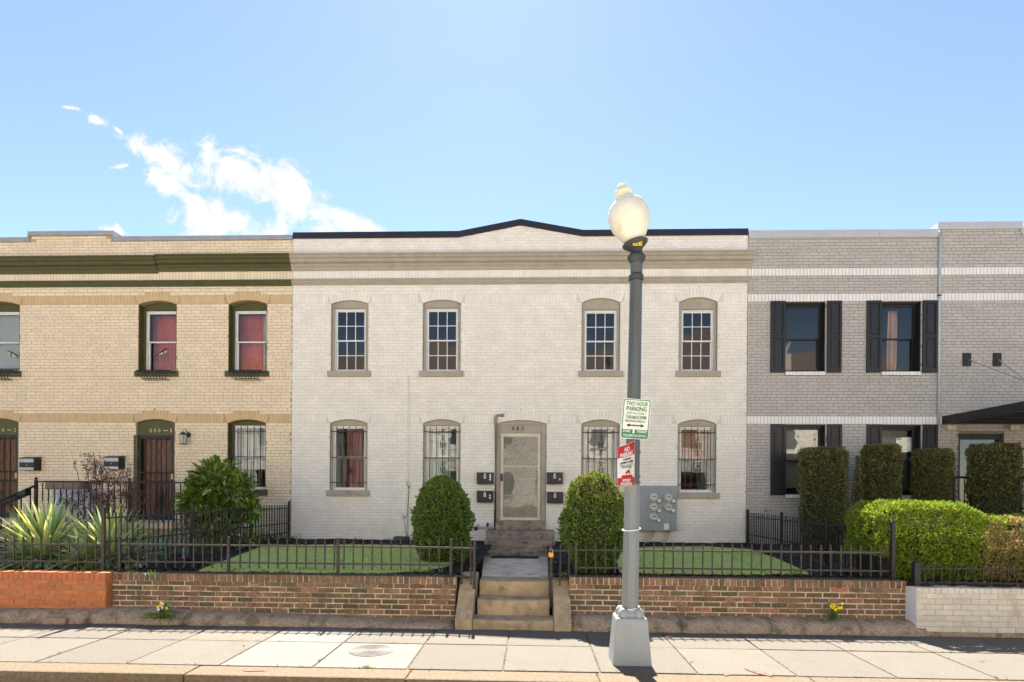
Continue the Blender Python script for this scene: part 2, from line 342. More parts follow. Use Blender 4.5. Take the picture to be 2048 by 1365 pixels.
M['rock'] = mat('loose_stone', (.35, .24, .16), .9, .2, 10, .6, 60)
M['cast'] = mat('cast_cover', (.07, .06, .05), .6, .2, 20, .3, 90)
M['siding'] = mat('far_siding', (.78, .72, .60), .8, .06, 2)
M['siding2'] = mat('far_grey_siding', (.68, .66, .60), .8, .06, 2)
M['shingle'] = mat('far_shingle', (.16, .13, .11), .9, .25, 3, stretch=(1, 1, 8))

# ------------------------------------------------------------------ ground, road, sidewalk
mb = MB(); mb.quad((-400, -400, -.19), (400, -400, -.19), (400, 400, -.19), (-400, 400, -.19))
struct(mb.build('ground', M['soil']))
mb = MB(); mb.box(-60, 60, -4.6, 5.44, -.3, -.15)
struct(mb.build('road', M['asphalt']))
YK, YC0, YC1, YJ = 7.42, 5.44, 5.735, 6.70
walk = MB(); walk.box(-30, 30, YC1 - .02, 7.9, -.18, -.012)
walk = struct(walk.build('sidewalk', M['joint']))
XJ = gd(1019, 1267).x; PW = .927
for i in range(-17, 16):
    xa = XJ + i * PW
    for (ya, yb) in ((YC1 + .012, YJ), (YJ, 7.72)):
        c = Vector((xa + PW / 2, (ya + yb) / 2, 0))
        new = (i in (-4, -3, -2) and ya < 6) or (i in (-3, -2) and ya > 6)
        if i in (-4,) and ya < 6: new = False
        if i == -2 and ya > 6: new = False
        g = .006 + random.random() * .004; dz = random.uniform(-.003, .003)
        s = MB(); s.box(xa + g, xa + PW - g, ya + g, yb - g, -.08, dz)
        s.build('paving_slab', M['slab_new'] if new else M['slab'], walk, bevel=.006)
cu = MB(); cu.box(-30, 30, YC0 + .03, YC1 - .03, -.3, -.02); cu = struct(cu.build('curb', M['joint']))
x = -15.2
while x < 16:
    w = random.uniform(1.7, 2.5); s = MB(); s.box(x + .006, x + w - .006, YC0, YC1, -.28, .002 + random.uniform(-.003, .003)); s.build('curb_stone', M['curb'], cu, bevel=.02); x += w
# far side of the street
s = MB(); s.box(-60, 60, -7.2, -4.6, -.3, 0); struct(s.build('pavement', M['slab']))

# garden ground behind the walls
def gz(x, y):
    t = min(1, max(0, (y - 7.9) / 5.1))
    return .585 + .07 * t + .018 * noise.noise(Vector((x * 1.3, y * 1.3, 3))) + .008 * noise.noise(Vector((x * 7, y * 7, 1)))
PX0, PX1 = gd(945, 1162, .53).x - .03, gd(1101, 1162, .53).x + .03       # the path between the two garden halves
def ground_patch(name, x0, x1, y0, y1, m, label):
    nx, ny = max(2, int((x1 - x0) / .12)), max(2, int((y1 - y0) / .12)); g = MB()
    for j in range(ny + 1):
        for i in range(nx + 1):
            x, y = x0 + (x1 - x0) * i / nx, y0 + (y1 - y0) * j / ny; g.v.append((x, y, gz(x, y)))
    for j in range(ny):
        for i in range(nx):
            a = j * (nx + 1) + i; g.f.append((a, a + 1, a + nx + 2, a + nx + 1))
    return struct(g.build(name, m, smooth=True), label)
YG = 7.86
ground_patch('mulch_bed', -5.62, PX0, YG, 13.04, M['mulch'], 'black mulch garden ground left of the path')
ground_patch('mulch_bed', PX1, 4.62, YG, 13.04, M['mulch'], 'black mulch garden ground right of the path')
ground_patch('garden_soil', -15, -5.62, 7.75, 13.04, M['soil'], 'brown garden soil before the yellow house')
ground_patch('garden_soil', 4.62, 13.5, 7.6, 13.04, M['soil'], 'brown garden soil before the grey house')
def chips(name, label, areas, n, m):
    mb = MB()
    for k in range(n):
        x0, x1, y0, y1 = random.choice(areas); x, y = random.uniform(x0, x1), random.uniform(y0, y1)
        a = random.uniform(0, 6.3); l = random.uniform(.012, .035); w = l * random.uniform(.25, .5); z = gz(x, y) + random.uniform(.0, .012)
        dx, dy = math.cos(a) * l, math.sin(a) * l; ex, ey = -math.sin(a) * w, math.cos(a) * w; t = random.uniform(-.012, .012); q = random.uniform(-.008, .008)
        mb.quad((x - dx - ex, y - dy - ey, z - t - q), (x + dx - ex, y + dy - ey, z + t - q), (x + dx + ex, y + dy + ey, z + t + q), (x - dx + ex, y - dy + ey, z - t + q))
    o = mb.build(name, m); o['kind'] = 'stuff'; o['label'] = label; return o
chips('mulch_chips', 'black bark mulch chips spread over the garden beds', [(-5.6, PX0, YG, 9.2)] * 3 + [(PX1, 4.5, YG, 9.2)] * 3 + [(-5.6, PX0, 9.2, 13), (PX1, 4.5, 9.2, 13)], 16000, M['chips'])
chips('leaf_litter', 'dry brown leaf litter on the soil under the hedge and plants', [(4.7, 9, 7.65, 8.3), (-11, -5.7, 7.8, 9), (4.7, 9, 8, 12)], 4200, mat('leaf_litter', (.15, .09, .05), .9, .3, 20, isl=.5, hue=[(.6, (.28, .19, .09)), (.85, (.08, .05, .03))]))
def lawn(pts, label):
    P = [gd(px, py, .625) for px, py in pts]
    o = MB(); n = len(P); up = [(p.x, p.y, gz(p.x, p.y) + .026) for p in P]; dn = [(p.x, p.y, gz(p.x, p.y) - .05) for p in P]
    o.poly(up)
    for k in range(n): o.quad(up[k], dn[k], dn[(k + 1) % n], up[(k + 1) % n])
    me = o.build('lawn', M['turf']); bm = bmesh.new(); bm.from_mesh(me.data); bmesh.ops.recalc_face_normals(bm, faces=bm.faces); bm.to_mesh(me.data); bm.free()
    tag(me, label, kind='stuff'); return P
def blades(P, label):
    mb = MB(); xs = [p.x for p in P]; ys = [p.y for p in P]
    def inside(x, y):
        c = False
        for k in range(len(P)):
            a, b = P[k], P[k - 1]
            if (a.y > y) != (b.y > y) and x < (b.x - a.x) * (y - a.y) / (b.y - a.y) + a.x: c = not c
        return c
    n = 0
    while n < 6000:
        x, y = random.uniform(min(xs), max(xs)), random.uniform(min(ys), max(ys))
        if not inside(x, y): continue
        n += 1; z = gz(x, y) + .02; h = random.uniform(.018, .034); a = random.uniform(0, 3.14); w = .006
        mb.f.append((len(mb.v), len(mb.v) + 1, len(mb.v) + 2))
        mb.v += [(x - w * math.cos(a), y - w * math.sin(a), z), (x + w * math.cos(a), y + w * math.sin(a), z), (x + random.uniform(-.015, .015), y + random.uniform(-.015, .015), z + h)]
    o = mb.build('grass', mat('turf_blade', (.44, .55, .15), .8, .15, 8, isl=.3)); o['kind'] = 'stuff'; o['label'] = label
PL = lawn([(398, 1138), (470, 1141), (700, 1142), (845, 1141), (905, 1128), (920, 1104), (860, 1095), (700, 1093.5), (530, 1095)], 'bright green artificial lawn in the left half of the garden')
PR = lawn([(1240, 1144), (1420, 1146), (1618, 1146), (1560, 1122), (1500, 1102), (1400, 1098), (1285, 1098), (1225, 1102)], 'green artificial lawn in the right half of the garden')
blades(PL, 'short green turf blades of the left lawn'); blades(PR, 'short green turf blades of the right lawn')

# ------------------------------------------------------------------ brick fronts
CH, BL, JT = .0668, .2150, .010
def arc(op):
    w = (op['x1'] - op['x0']) / 2; s = op['rise']; r = (w * w + s * s) / (2 * s)
    return (op['x0'] + op['x1']) / 2, w, r, op['zs'] + s - r
def otop(op, x):
    if not op['rise']: return op['zs']
    xc, w, r, cz = arc(op); return cz + math.sqrt(max(0, r * r - (x - xc) ** 2))
def opening(l, r, bot, spring, crown=None, mid=None):
    m = (l + r) / 2; py = (bot + spring) / 2
    return dict(x0=at(l, py, YF).x, x1=at(r, py, YF).x, z0=fz(m, bot), zs=fz(m, spring), rise=(fz(m, crown) - fz(m, spring)) if crown else 0)
def brick_verts(mb, cx, cz, w, h, y0, a=0, pr=.006, bv=.0025):
    ca, sa = math.cos(a), math.sin(a)
    def p(x, z, y): return (cx + x * ca - z * sa, y, cz + x * sa + z * ca)
    i = len(mb.v); hw, hh = w / 2, h / 2; t = random.uniform(-.0016, .0016); f = y0 - pr - random.uniform(-.0012, .0012)
    for (dx, dz, y) in ((hw, hh, y0 + .004), (hw, hh, None), (hw - bv, hh - bv, 0)):
        for sx, sz in ((-1, -1), (1, -1), (1, 1), (-1, 1)):
            yy = y0 + .004 if y == y0 + .004 else (f + bv + t * sz if y is None else f + t * sz)
            mb.v.append(p(sx * dx, sz * dz, yy))
    for a_, b_ in ((0, 4), (4, 8)):
        for k in range(4): mb.f.append((i + a_ + k, i + a_ + (k + 1) % 4, i + b_ + (k + 1) % 4, i + b_ + k))
    mb.f.append((i + 8, i + 9, i + 10, i + 11))
BCACHE = {}
def brick_mesh(w, h, m, pr=.006):
    k = (round(w, 3), round(h, 3), m.name, random.randrange(3))
    if k not in BCACHE:
        b = MB(); brick_verts(b, 0, 0, k[0], k[1], 0, pr=pr); BCACHE[k] = unit(b, 'brick', m)
    return BCACHE[k]
def facade(house, X0, X1, zb, topf, tops, ops, zones, mortar, ring=True, limit=300, ringmat=None, Y=YF, xkeep=None):
    xs = {X0, X1} | {t for t in tops if X0 < t < X1}
    for o in ops:
        n = 10 if o['rise'] else 1
        for k in range(n + 1): xs.add(o['x0'] + (o['x1'] - o['x0']) * k / n)
    xs = sorted(xs); w = MB()
    for xa, xb in zip(xs, xs[1:]):
        if xb - xa < 1e-6: continue
        xm = (xa + xb) / 2; cov = sorted([o for o in ops if o['x0'] < xm < o['x1']], key=lambda o: o['z0'])
        za, zb2 = zb, zb
        for o in cov:
            w.quad((xa, Y, za), (xb, Y, zb2), (xb, Y, o['z0']), (xa, Y, o['z0']))
            w.quad((xa, Y, o['z0']), (xb, Y, o['z0']), (xb, Y + .28, o['z0']), (xa, Y + .28, o['z0']))
            ta, tb = otop(o, xa), otop(o, xb)
            w.quad((xa, Y + .28, ta), (xb, Y + .28, tb), (xb, Y, tb), (xa, Y, ta)); za, zb2 = ta, tb
        w.quad((xa, Y, za), (xb, Y, zb2), (xb, Y, topf(xb)), (xa, Y, topf(xa)))
    for o in ops:
        w.quad((o['x0'], Y, o['z0']), (o['x0'], Y + .28, o['z0']), (o['x0'], Y + .28, o['zs']), (o['x0'], Y, o['zs']))
        w.quad((o['x1'], Y + .28, o['z0']), (o['x1'], Y, o['z0']), (o['x1'], Y, o['zs']), (o['x1'], Y + .28, o['zs']))
    wall = w.build('wall', mortar, house)
    B = {}                                            # material -> list of (cx, cz, w, h, angle)
    def add(m, cx, cz, ww, hh, a=0): B.setdefault(m, []).append((cx, cz, ww, hh, a))
    def holes(z0, z1):
        out = []
        for o in ops:
            if o['rise'] and ring:
                xc, hw, r, cz = arc(o); ro = r + .203; ex = ro * hw / r + .004
                if z1 <= o['z0'] + .004: continue
                if z0 < o['zs'] - .01: out.append((o['x0'], o['x1']))
                elif z0 < cz + ro:
                    zq = z0 + .8 * (z1 - z0) if z1 - z0 < .1 else z0; h = math.sqrt(max(0, ro * ro - (zq - cz) ** 2)); out.append((xc - min(h, ex), xc + min(h, ex)))
            elif z1 > o['z0'] + .004 and z0 < o['zs'] - .004: out.append((o['x0'], o['x1']))
        return sorted(out)
    def cut(xa, xb, hs):
        segs = [(xa, xb)]
        for a, b in hs:
            nx = []
            for p, q in segs:
                if b <= p or a >= q: nx.append((p, q)); continue
                if a > p: nx.append((p, a - JT * .4))
                if b < q: nx.append((b + JT * .4, q))
            segs = nx
        return [s for s in segs if s[1] - s[0] > .028]
    for z0, z1, kind, m in zones:
        if kind == 'run':
            n = max(1, round((z1 - z0) / CH)); h = (z1 - z0) / n
            for r in range(n):
                a, b = z0 + r * h, z0 + (r + 1) * h; hdr = r % 6 == 5; pitch = BL / 2 if hdr else BL
                x = X0 - random.random() * .02 - (0 if (r % 2 == 0) else BL / 2) - (.03 if hdr else 0); hs = holes(a, b)
                while x < X1:
                    p = pitch + random.uniform(-.004, .004); xa, xb = max(X0 + .004, x), min(X1 - .004, x + p - JT); x += p
                    if xb - xa < .028: continue
                    if min(topf(xa), topf(xb)) < b + .03: continue
                    for s0, s1 in cut(xa, xb, hs): add(m, (s0 + s1) / 2, (a + b) / 2 + random.uniform(-.0012, .0012), s1 - s0, h - JT)
        else:
            hs = holes(z0, z1); x = X0; p = .0735
            while x < X1:
                xa, xb = max(X0 + .004, x), min(X1 - .004, x + p - .008); x += p
                for s0, s1 in cut(xa, xb, hs): add(m, (s0 + s1) / 2, (z0 + z1) / 2, s1 - s0, z1 - z0 - JT)
    if ring:
        for o in ops:
            if not o['rise']: continue
            xc, hw, r, cz = arc(o); ang = math.asin(hw / r); n = max(9, round(2 * ang * (r + .1) / .073))
            for k in range(n):
                t = -ang + (k + .5) * 2 * ang / n; rr = r + .101
                add(ringmat, xc + rr * math.sin(t), cz + rr * math.cos(t), 2 * ang * r / n - .006, .194, -t)
    allb = [(b, m) for m in B for b in B[m]]
    cand = sorted([(Vector((b[0], Y, b[1] - H)).length, i) for i, (b, m) in enumerate(allb) if b[2] * b[3] > .009 and (not xkeep or xkeep[0] < b[0] < xkeep[1])])
    # the stretchers and soldiers nearest to the camera are single pieces
    pick = {i for d, i in cand[:limit]}
    fields = {}
    for i, (b, m) in enumerate(allb):
        if i in pick: inst(brick_mesh(b[2], b[3], M[m]), 'brick', wall, (b[0], Y, b[1]), rot=(0, -b[4], 0) if b[4] else None)
        else:
            brick_verts(fields.setdefault(m, MB()), b[0], b[1], b[2], b[3], Y, b[4])
    for m, f in fields.items():
        o = f.build('brickwork', M[m], wall); o['kind'] = 'stuff'
    return wall
def shell(house, X0, X1, zb, zt, Y=YF):
    D = 9.5
    w = MB()
    w.box(X0 + .002, X0 + .2, Y + .282, Y + D, zb, zt); w.box(X1 - .2, X1 - .002, Y + .282, Y + D, zb, zt); w.box(X0 + .203, X1 - .203, Y + D - .2, Y + D - .003, zb, zt)
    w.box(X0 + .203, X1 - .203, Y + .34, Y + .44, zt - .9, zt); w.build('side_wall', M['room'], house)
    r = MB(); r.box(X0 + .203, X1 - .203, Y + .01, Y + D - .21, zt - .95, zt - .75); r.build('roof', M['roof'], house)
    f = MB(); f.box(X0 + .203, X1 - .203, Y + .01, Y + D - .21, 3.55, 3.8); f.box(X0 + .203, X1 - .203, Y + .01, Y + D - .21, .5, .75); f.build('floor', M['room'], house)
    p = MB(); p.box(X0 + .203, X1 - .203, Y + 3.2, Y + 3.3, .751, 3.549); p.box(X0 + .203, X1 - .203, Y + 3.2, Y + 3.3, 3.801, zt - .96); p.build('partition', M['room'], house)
def ringbox(mb, x0, x1, z0, z1, t, y0, y1, tb=None, tt=None):
    tb = t if tb is None else tb; tt = t if tt is None else tt
    mb.box(x0, x0 + t, y0, y1, z0, z1); mb.box(x1 - t, x1, y0, y1, z0, z1)
    mb.box(x0 + t, x1 - t, y0, y1, z0, z0 + tb); mb.box(x0 + t, x1 - t, y0, y1, z1 - tt, z1); return mb
def dh_window(house, o, frame, casing=None, margin=.058, grid=0, head=.085, sill=None, sill_h=.125, sill_over=.065, glassm=('glass', 'glass'), meet=.5, dy=.0, sash=None, silly=.06):
    fm = M[frame]; x0, x1, z0 = o['x0'] + margin, o['x1'] - margin, o['z0'] + .004
    z1 = o['zs'] - head
    y = YF + dy
    fr = ringbox(MB(), x0, x1, z0, z1, .028, y + .085, y + .20)
    win = fr.build('window', fm, house)
    if casing:
        c = MB(); e = .002
        for xa_, xb_ in ((o['x0'] + e, o['x0'] + .012), (o['x1'] - .012, o['x1'] - e)): c.box(xa_, xb_, YF + .002, y + .0495, z0, o['zs'] - .001)
        c.box(o['x0'] + e, x0 - e, y + .05, y + .19, z0, o['zs'] - .001); c.box(x1 + e, o['x1'] - e, y + .05, y + .19, z0, o['zs'] - .001)
        c.box(o['x0'] + .02, x0 + .012, y + .04, y + .049, z0, z1 + .03); c.box(x1 - .012, o['x1'] - .02, y + .04, y + .049, z0, z1 + .03)
        if o['rise']:
            n = 12; pts = [(x0 - e, z1 + e), (x1 + e, z1 + e)] + [(o['x1'] - e - (o['x1'] - o['x0'] - 2 * e) * k / n, otop(o, o['x1'] - e - (o['x1'] - o['x0'] - 2 * e) * k / n) - .003) for k in range(n + 1)]
            c.prism(pts, y + .058, y + .18)
            c.box(x0 - .03, x1 + .03, y + .036, y + .057, z1 + .012, z1 + .04)
        else: c.box(x0 - e, x1 + e, y + .05, y + .19, z1 + e, o['zs'] - e)
        c.build('casing', M[casing], win)
    zi0, zi1, xi0, xi1 = z0 + .028, z1 - .028, x0 + .028, x1 - .028
    zm = zi0 + (zi1 - zi0) * meet; t = .03
    sm = M[sash] if sash else fm
    for nm, a, b, ys in (('upper_sash', zm - .018, zi1 - .001, y + .10), ('lower_sash', zi0 + .001, zm + .018, y + .137)):
        s = ringbox(MB(), xi0 + .001, xi1 - .001, a, b, t, ys, ys + .034)
        s.build(nm, sm, win)
        gx0, gx1, ga, gb = xi0 + t, xi1 - t, a + t, b - t; gm = M[glassm[0] if nm[0] == 'u' else glassm[1]]
        if grid:
            mu = MB()
            for k in (1, 2): xx = gx0 + (gx1 - gx0) * k / 3; mu.box(xx - .008, xx + .008, ys + .004, ys + .016, ga, gb)
            zz = (ga + gb) / 2; 
            for k in range(3):
                p, q = gx0 + (gx1 - gx0) * k / 3 + (.009 if k else 0), gx0 + (gx1 - gx0) * (k + 1) / 3 - (.009 if k < 2 else 0)
                mu.box(p, q, ys + .0045, ys + .0155, zz - .008, zz + .008)
            mu.build('glazing_bars', fm, win)
            for k in range(3):
                for j in range(2):
                    p, q = gx0 + (gx1 - gx0) * k / 3 + .009, gx0 + (gx1 - gx0) * (k + 1) / 3 - .009
                    e, f = (ga + .001, zz - .009) if j == 0 else (zz + .009, gb - .001)
                    if k == 0: p = gx0 + .001
                    if k == 2: q = gx1 - .001
                    g = MB(); tw = random.uniform(-.0016, .0016); th = random.uniform(-.0016, .0016)
                    g.quad((p, ys + .012 + tw, e), (q, ys + .012 - tw, e), (q, ys + .012 - tw + th, f), (p, ys + .012 + tw + th, f)); g.build('pane', gm, win)
        else:
            g = MB(); tw = random.uniform(-.003, .003); g.quad((gx0 + .001, ys + .015 + tw, ga + .001), (gx1 - .001, ys + .015 - tw, ga + .001), (gx1 - .001, ys + .015 - tw, gb - .001), (gx0 + .001, ys + .015 + tw, gb - .001)); g.build('pane', gm, win)
    if sill:
        s = MB(); s.box(o['x0'] - sill_over, o['x1'] + sill_over, YF - silly, YF - .0085, o['z0'] - sill_h, o['z0'] + .001); s.box(o['x0'] + .003, o['x1'] - .003, YF - .009, YF + .2, o['z0'] - .01, o['z0'] + .0035)
        s.build('sill', M[sill], win, bevel=.006)
    return win
def spiral(cx, cz, r0, r1, a0, a1, y, n=14):
    return [(cx + (r0 + (r1 - r0) * k / n) * math.cos(a0 + (a1 - a0) * k / n), y, cz + (r0 + (r1 - r0) * k / n) * math.sin(a0 + (a1 - a0) * k / n)) for k in range(n + 1)]
def scrollwork(mb, cx, cz, y, s=1.0):
    for sx in (-1, 1):
        for sz in (-1, 1):
            def f(pts): return [(cx + sx * x * s, y, cz + sz * z * s) for x, _, z in pts]
            mb.tube(f(spiral(.048, .036, .034, .008, math.pi * 1.5, math.pi * -.6, y)), .0045 * s, 4)
            mb.tube(f(spiral(.028, .178, .026, .007, math.pi * 1.1, math.pi * -.7, y)), .0045 * s, 4)
            mb.tube(f([(.012, y, .15), (.022, y, .115), (.045, y, .085), (.03, y, .06), (.048, y, .002)]), .0045 * s, 4)
    for sz in (-1, 1): mb.lathe([(.002, -.018), (.013, 0), (.002, .018)], (cx, y, cz + sz * .142 * s), 6)
    mb.tube([(cx, y, cz - .19 * s), (cx, y, cz + .19 * s)], .006 * s, 4)
def grille(house, o, nb=5, scrolls=True, label=None, zr=None, yb=None):
    y = YF + .018 if yb is None else yb; r = MB(); zr = zr or (o['zs'] - .18, o['z0'] + (o['zs'] - o['z0']) * .49, o['z0'] + .17)
    for z in zr: r.box(o['x0'] + .004, o['x1'] - .004, y - .008, y + .004, z - .009, z + .009)
    g = r.build('window_grille', M['iron'], house)
    a, b = o['x0'] + .155, o['x1'] - .12
    bar = MB(); bar.box(-.007, .007, -.007, .007, 0, o['zs'] - .07 - o['z0'] - .06); bm_ = unit(bar, 'bar', M['iron'])
    for k in range(nb): inst(bm_, 'bar', g, (a + (b - a) * k / (nb - 1), y - .016, o['z0'] + .06))
    if scrolls:
        xm = (a + b) / 2
        for z in ((zr[0] + zr[1]) / 2, (zr[1] + zr[2]) / 2):
            s = MB(); scrollwork(s, xm, z, y - .03); s.build('scroll', M['iron'], g)
    return g
def curtain(name, label, x0, x1, z0, z1, y, m, amp=.035, n=40, per=.12, cat='curtain'):
    mb = MB(); rows = 6
    for j in range(rows + 1):
        for i in range(n + 1):
            t = i / n; x = x0 + (x1 - x0) * t; ph = 2 * math.pi * (x - x0) / per
            mb.v.append((x, y + amp * math.sin(ph + .8 * math.sin(j * .5 + x * 9)) * (.7 + .3 * math.sin(x * 13)), z0 + (z1 - z0) * j / rows))
    for j in range(rows):
        for i in range(n):
            a = j * (n + 1) + i; mb.f.append((a, a + 1, a + n + 2, a + n + 1))
    o = mb.build(name, M[m], smooth=True); return tag(o, label, cat)

Zs = {k: fz(600, v) for k, v in dict(lb0=846.6, lb1=829, sl0=753.6, sl1=743, ub0=608, ub1=590.3, md0=572, md1=560, co0=543, co1=512.5).items()}
XL, XR = fx(584, 800), fx(1493.5, 800)

# ------------------------------------------------------------------ white house
white = thing('white_house', 'white painted brick house with gabled parapet in the middle of the row', 'house', ((XL + XR) / 2, YF, .55))
TP = [(fx(590, 475), fz(590, 469.5)), (fx(918, 470), fz(918, 465)), (fx(1041, 455), fz(1041, 439.5)), (fx(1166, 465), fz(1166, 460)), (fx(1495, 465), fz(1495, 458))]
TP[0] = (XL, TP[0][1]); TP[-1] = (XR, TP[-1][1])
base_top = (TP[1][1] + TP[3][1]) / 2
TP = [(XL, base_top), (TP[1][0], base_top), (TP[2][0], TP[2][1]), (TP[3][0], base_top), (XR, base_top)]
def topw(x):
    for (a, za), (b, zb_) in zip(TP, TP[1:]):
        if x <= b + 1e-6: return za + (zb_ - za) * (x - a) / (b - a)
    return TP[-1][1]
UW = [opening(662, 736.5, 742.5, 607.5, 601), opening(845.5, 921.5, 742, 606, 599), opening(1163, 1240.3, 741.5, 606, 597), opening(1357.5, 1435, 742, 606.5, 597)]
LW = [opening(659.5, 734.8, 981.6, 847, 839.3), opening(845.8, 921, 983, 847, 838.7), opening(1162.3, 1239, 984.5, 849, 840), opening(1355, 1432.5, 985.5, 851, 841.5)]
DO = opening(992, 1092.6, 1042, 846, 838.8)
for o in UW: o['zs'] = Zs['ub0']; o['z0'] = Zs['sl1']
for o in LW: o['zs'] = Zs['lb0']; o['z0'] = (LW[0]['z0'] + LW[3]['z0']) / 2
DO['zs'] = Zs['lb0']
zonesW = [(.50, Zs['lb0'], 'run', 'white_brick'), (Zs['lb0'], Zs['lb1'], 'sol', 'white_brick'), (Zs['lb1'], Zs['sl0'], 'run', 'white_brick'),
          (Zs['sl0'], Zs['sl1'], 'sol', 'white_brick'), (Zs['sl1'], Zs['ub0'], 'run', 'white_brick'), (Zs['ub0'], Zs['ub1'], 'sol', 'white_brick'),
          (Zs['ub1'], Zs['md0'] + .03, 'run', 'white_brick'), (Zs['md1'] - .02, Zs['co0'] + .02, 'sol', 'white_brick'), (Zs['co1'] - .03, fz(1041, 452), 'run', 'white_brick')]
facade(white, XL, XR, .45, lambda x: topw(x) - .02, [p[0] for p in TP], UW + LW + [DO], zonesW, M['white_mortar'], ringmat='white_brick')
shell(white, XL, XR, .45, base_top - .03)
def coping(house, pts, m, h, y0=-.035, y1=.3, name='coping'):
    c = MB()
    for (a, za), (b, zb_) in zip(pts, pts[1:]):
        i = len(c.v)
        for x, z in ((a, za), (b, zb_)):
            c.v += [(x, YF + y0, z - h), (x, YF + y0, z), (x, YF + y1, z), (x, YF + y1, z - h)]
        c.f += [(i, i + 4, i + 5, i + 1), (i + 1, i + 5, i + 6, i + 2), (i + 2, i + 6, i + 7, i + 3), (i + 3, i + 7, i + 4, i)]
        if (a, za) == pts[0]: c.f.append((i, i + 1, i + 2, i + 3))
        if (b, zb_) == pts[-1]: c.f.append((i + 7, i + 6, i + 5, i + 4))
    return c.build(name, M[m], house)
coping(white, [(TP[0][0] + .005, TP[0][1])] + TP[1:-1] + [(TP[-1][0] - .003, TP[-1][1])], 'black_coping', .135)
def cornice(house, x0, x1, z1, z0, m, name='cornice', k=1.0):
    h = z1 - z0
    prof = [(0, 0), (.17, 0), (.17, .07), (.145, .14), (.145, .26), (.115, .32), (.115, .52), (.06, .60), (.06, .70), (.035, .80), (.025, 1.0), (0, 1.0)]
    c = MB(); c.extr([(YF - .0078 - p * k, z1 - q * h) for p, q in prof], x0, x1); return c.build(name, M[m], house)
def moulding(house, x0, x1, z1, z0, m):
    h = z1 - z0; prof = [(0, 0), (.06, 0), (.06, .25), (.045, .35), (.045, .6), (.022, .8), (.02, 1), (0, 1)]
    c = MB(); c.extr([(YF - .0078 - p, z1 - q * h) for p, q in prof], x0, x1); return c.build('moulding', M[m], house)
cornice(white, XL - .02, XR + .085, Zs['co1'], Zs['co0'], 'taupe'); moulding(white, XL - .01, XR + .012, Zs['md1'], Zs['md0'], 'taupe')
for k, o in enumerate(UW): dh_window(white, o, 'vinyl', 'taupe', grid=1, sill='taupe', head=.10 if k < 2 else .15)
for k, o in enumerate(LW):
    dh_window(white, o, 'vinyl', 'taupe', sill='taupe', head=.05, margin=.045, glassm=(('glass_low', 'glass_low') if k == 0 else ('glass', 'glass') if k == 3 else ('glass_hi', 'glass')), meet=.51)
    grille(white, o)
# door with expanded-metal security screen
fr = MB(); dx0, dx1, dz0, dz1 = fx(1000, 950), fx(1081.5, 950), DO['z0'], fz(1041, 866)
zt = Zs['lb0']
fr.box(DO['x0'] + .002, dx0 - .001, YF + .03, YF + .2, dz0 + .001, zt - .001); fr.box(dx1 + .001, DO['x1'] - .002, YF + .03, YF + .2, dz0 + .001, zt - .001)
n = 14; xa, xb = DO['x0'] + .002, DO['x1'] - .002
fr.prism([(dx0, dz1 + .001), (dx1, dz1 + .001), (dx1, zt - .002), (xb, zt)] + [(xb - (xb - xa) * k / n, otop(DO, xb - (xb - xa) * k / n) - .003) for k in range(n + 1)] + [(dx0, zt - .002)], YF + .045, YF + .19)
fr.box(DO['x0'] + .03, DO['x1'] - .03, YF + .015, YF + .044, zt - .02, zt + .015)
fr.box(DO['x0'] + .028, dx0 - .02, YF + .012, YF + .029, dz0 + .002, zt - .021); fr.box(dx1 + .02, DO['x1'] - .028, YF + .012, YF + .029, dz0 + .002, zt - .021)
fr.build('door_frame', M['taupe'], white)
dr = ringbox(MB(), dx0 + .006, dx1 - .006, dz0 + .012, dz1 - .006, .062, YF + .06, YF + .095, tb=.06, tt=.075); dr = dr.build('door', M['mesh_cream'], white)
zmid = dz0 + (dz1 - dz0) * .62
b = MB(); b.box(dx0 + .07, dx1 - .07, YF + .066, YF + .09, zmid - .012, zmid + .012); b.build('cross_rail', M['mesh_cream'], dr)
b = MB(); gx0, gx1, gz0, gz1 = dx0 + .012, dx1 - .012, dz0 + .02, dz1 - .014; sp = .052; hh = gz1 - gz0; ww = gx1 - gx0; k = 1.25
nn = int((ww * k + hh) / sp)
for sgn in (1, -1):
    for i in range(nn + 1):
        c0 = i * sp                                # line z = c0 -/+ k*x
        pts = []
        xlo = max(0, (c0 - hh) / k); xhi = min(ww, c0 / k)
        if xhi - xlo < .004: continue
        A = (xlo, c0 - k * xlo); Bp = (xhi, c0 - k * xhi)
        if sgn < 0: A = (ww - A[0], A[1]); Bp = (ww - Bp[0], Bp[1])
        b.tube([(gx0 + A[0], YF + .054 - .002 * sgn, gz0 + A[1]), (gx0 + Bp[0], YF + .054 - .002 * sgn, gz0 + Bp[1])], .0027, 4, cap=False)
b.build('wire_mesh', M['mesh_cream'], dr)
b = MB(); b.quad((dx0 + .068, YF + .10, dz0 + .07), (dx1 - .068, YF + .103, dz0 + .07), (dx1 - .068, YF + .103, dz1 - .08), (dx0 + .068, YF + .10, dz1 - .08)); b.build('door_pane', M['glass_door'], dr)
b = MB(); b.box(dx0 + .012, dx0 + .058, YF + .04, YF + .059, dz0 + .86, dz0 + 1.02); b.lathe([(.004, -.03), (.018, -.028), (.022, 0), (.012, .02), (.004, .022)], (dx0 + .035, YF + .02, dz0 + .93), 10, Matrix.Rotation(R(90), 3, 'X')); b.build('lock', M['dark_iron'], dr)
b = MB(); b.box(dx0 + .022, dx0 + .04, YF + .03, YF + .045, dz0 + 1.14, dz0 + 1.34); b.box(dx0 + .022, dx0 + .04, YF + .0455, YF + .058, dz0 + 1.14, dz0 + 1.16); b.box(dx0 + .022, dx0 + .04, YF + .0455, YF + .058, dz0 + 1.32, dz0 + 1.34); b.build('pull_handle', M['mesh_cream'], dr)
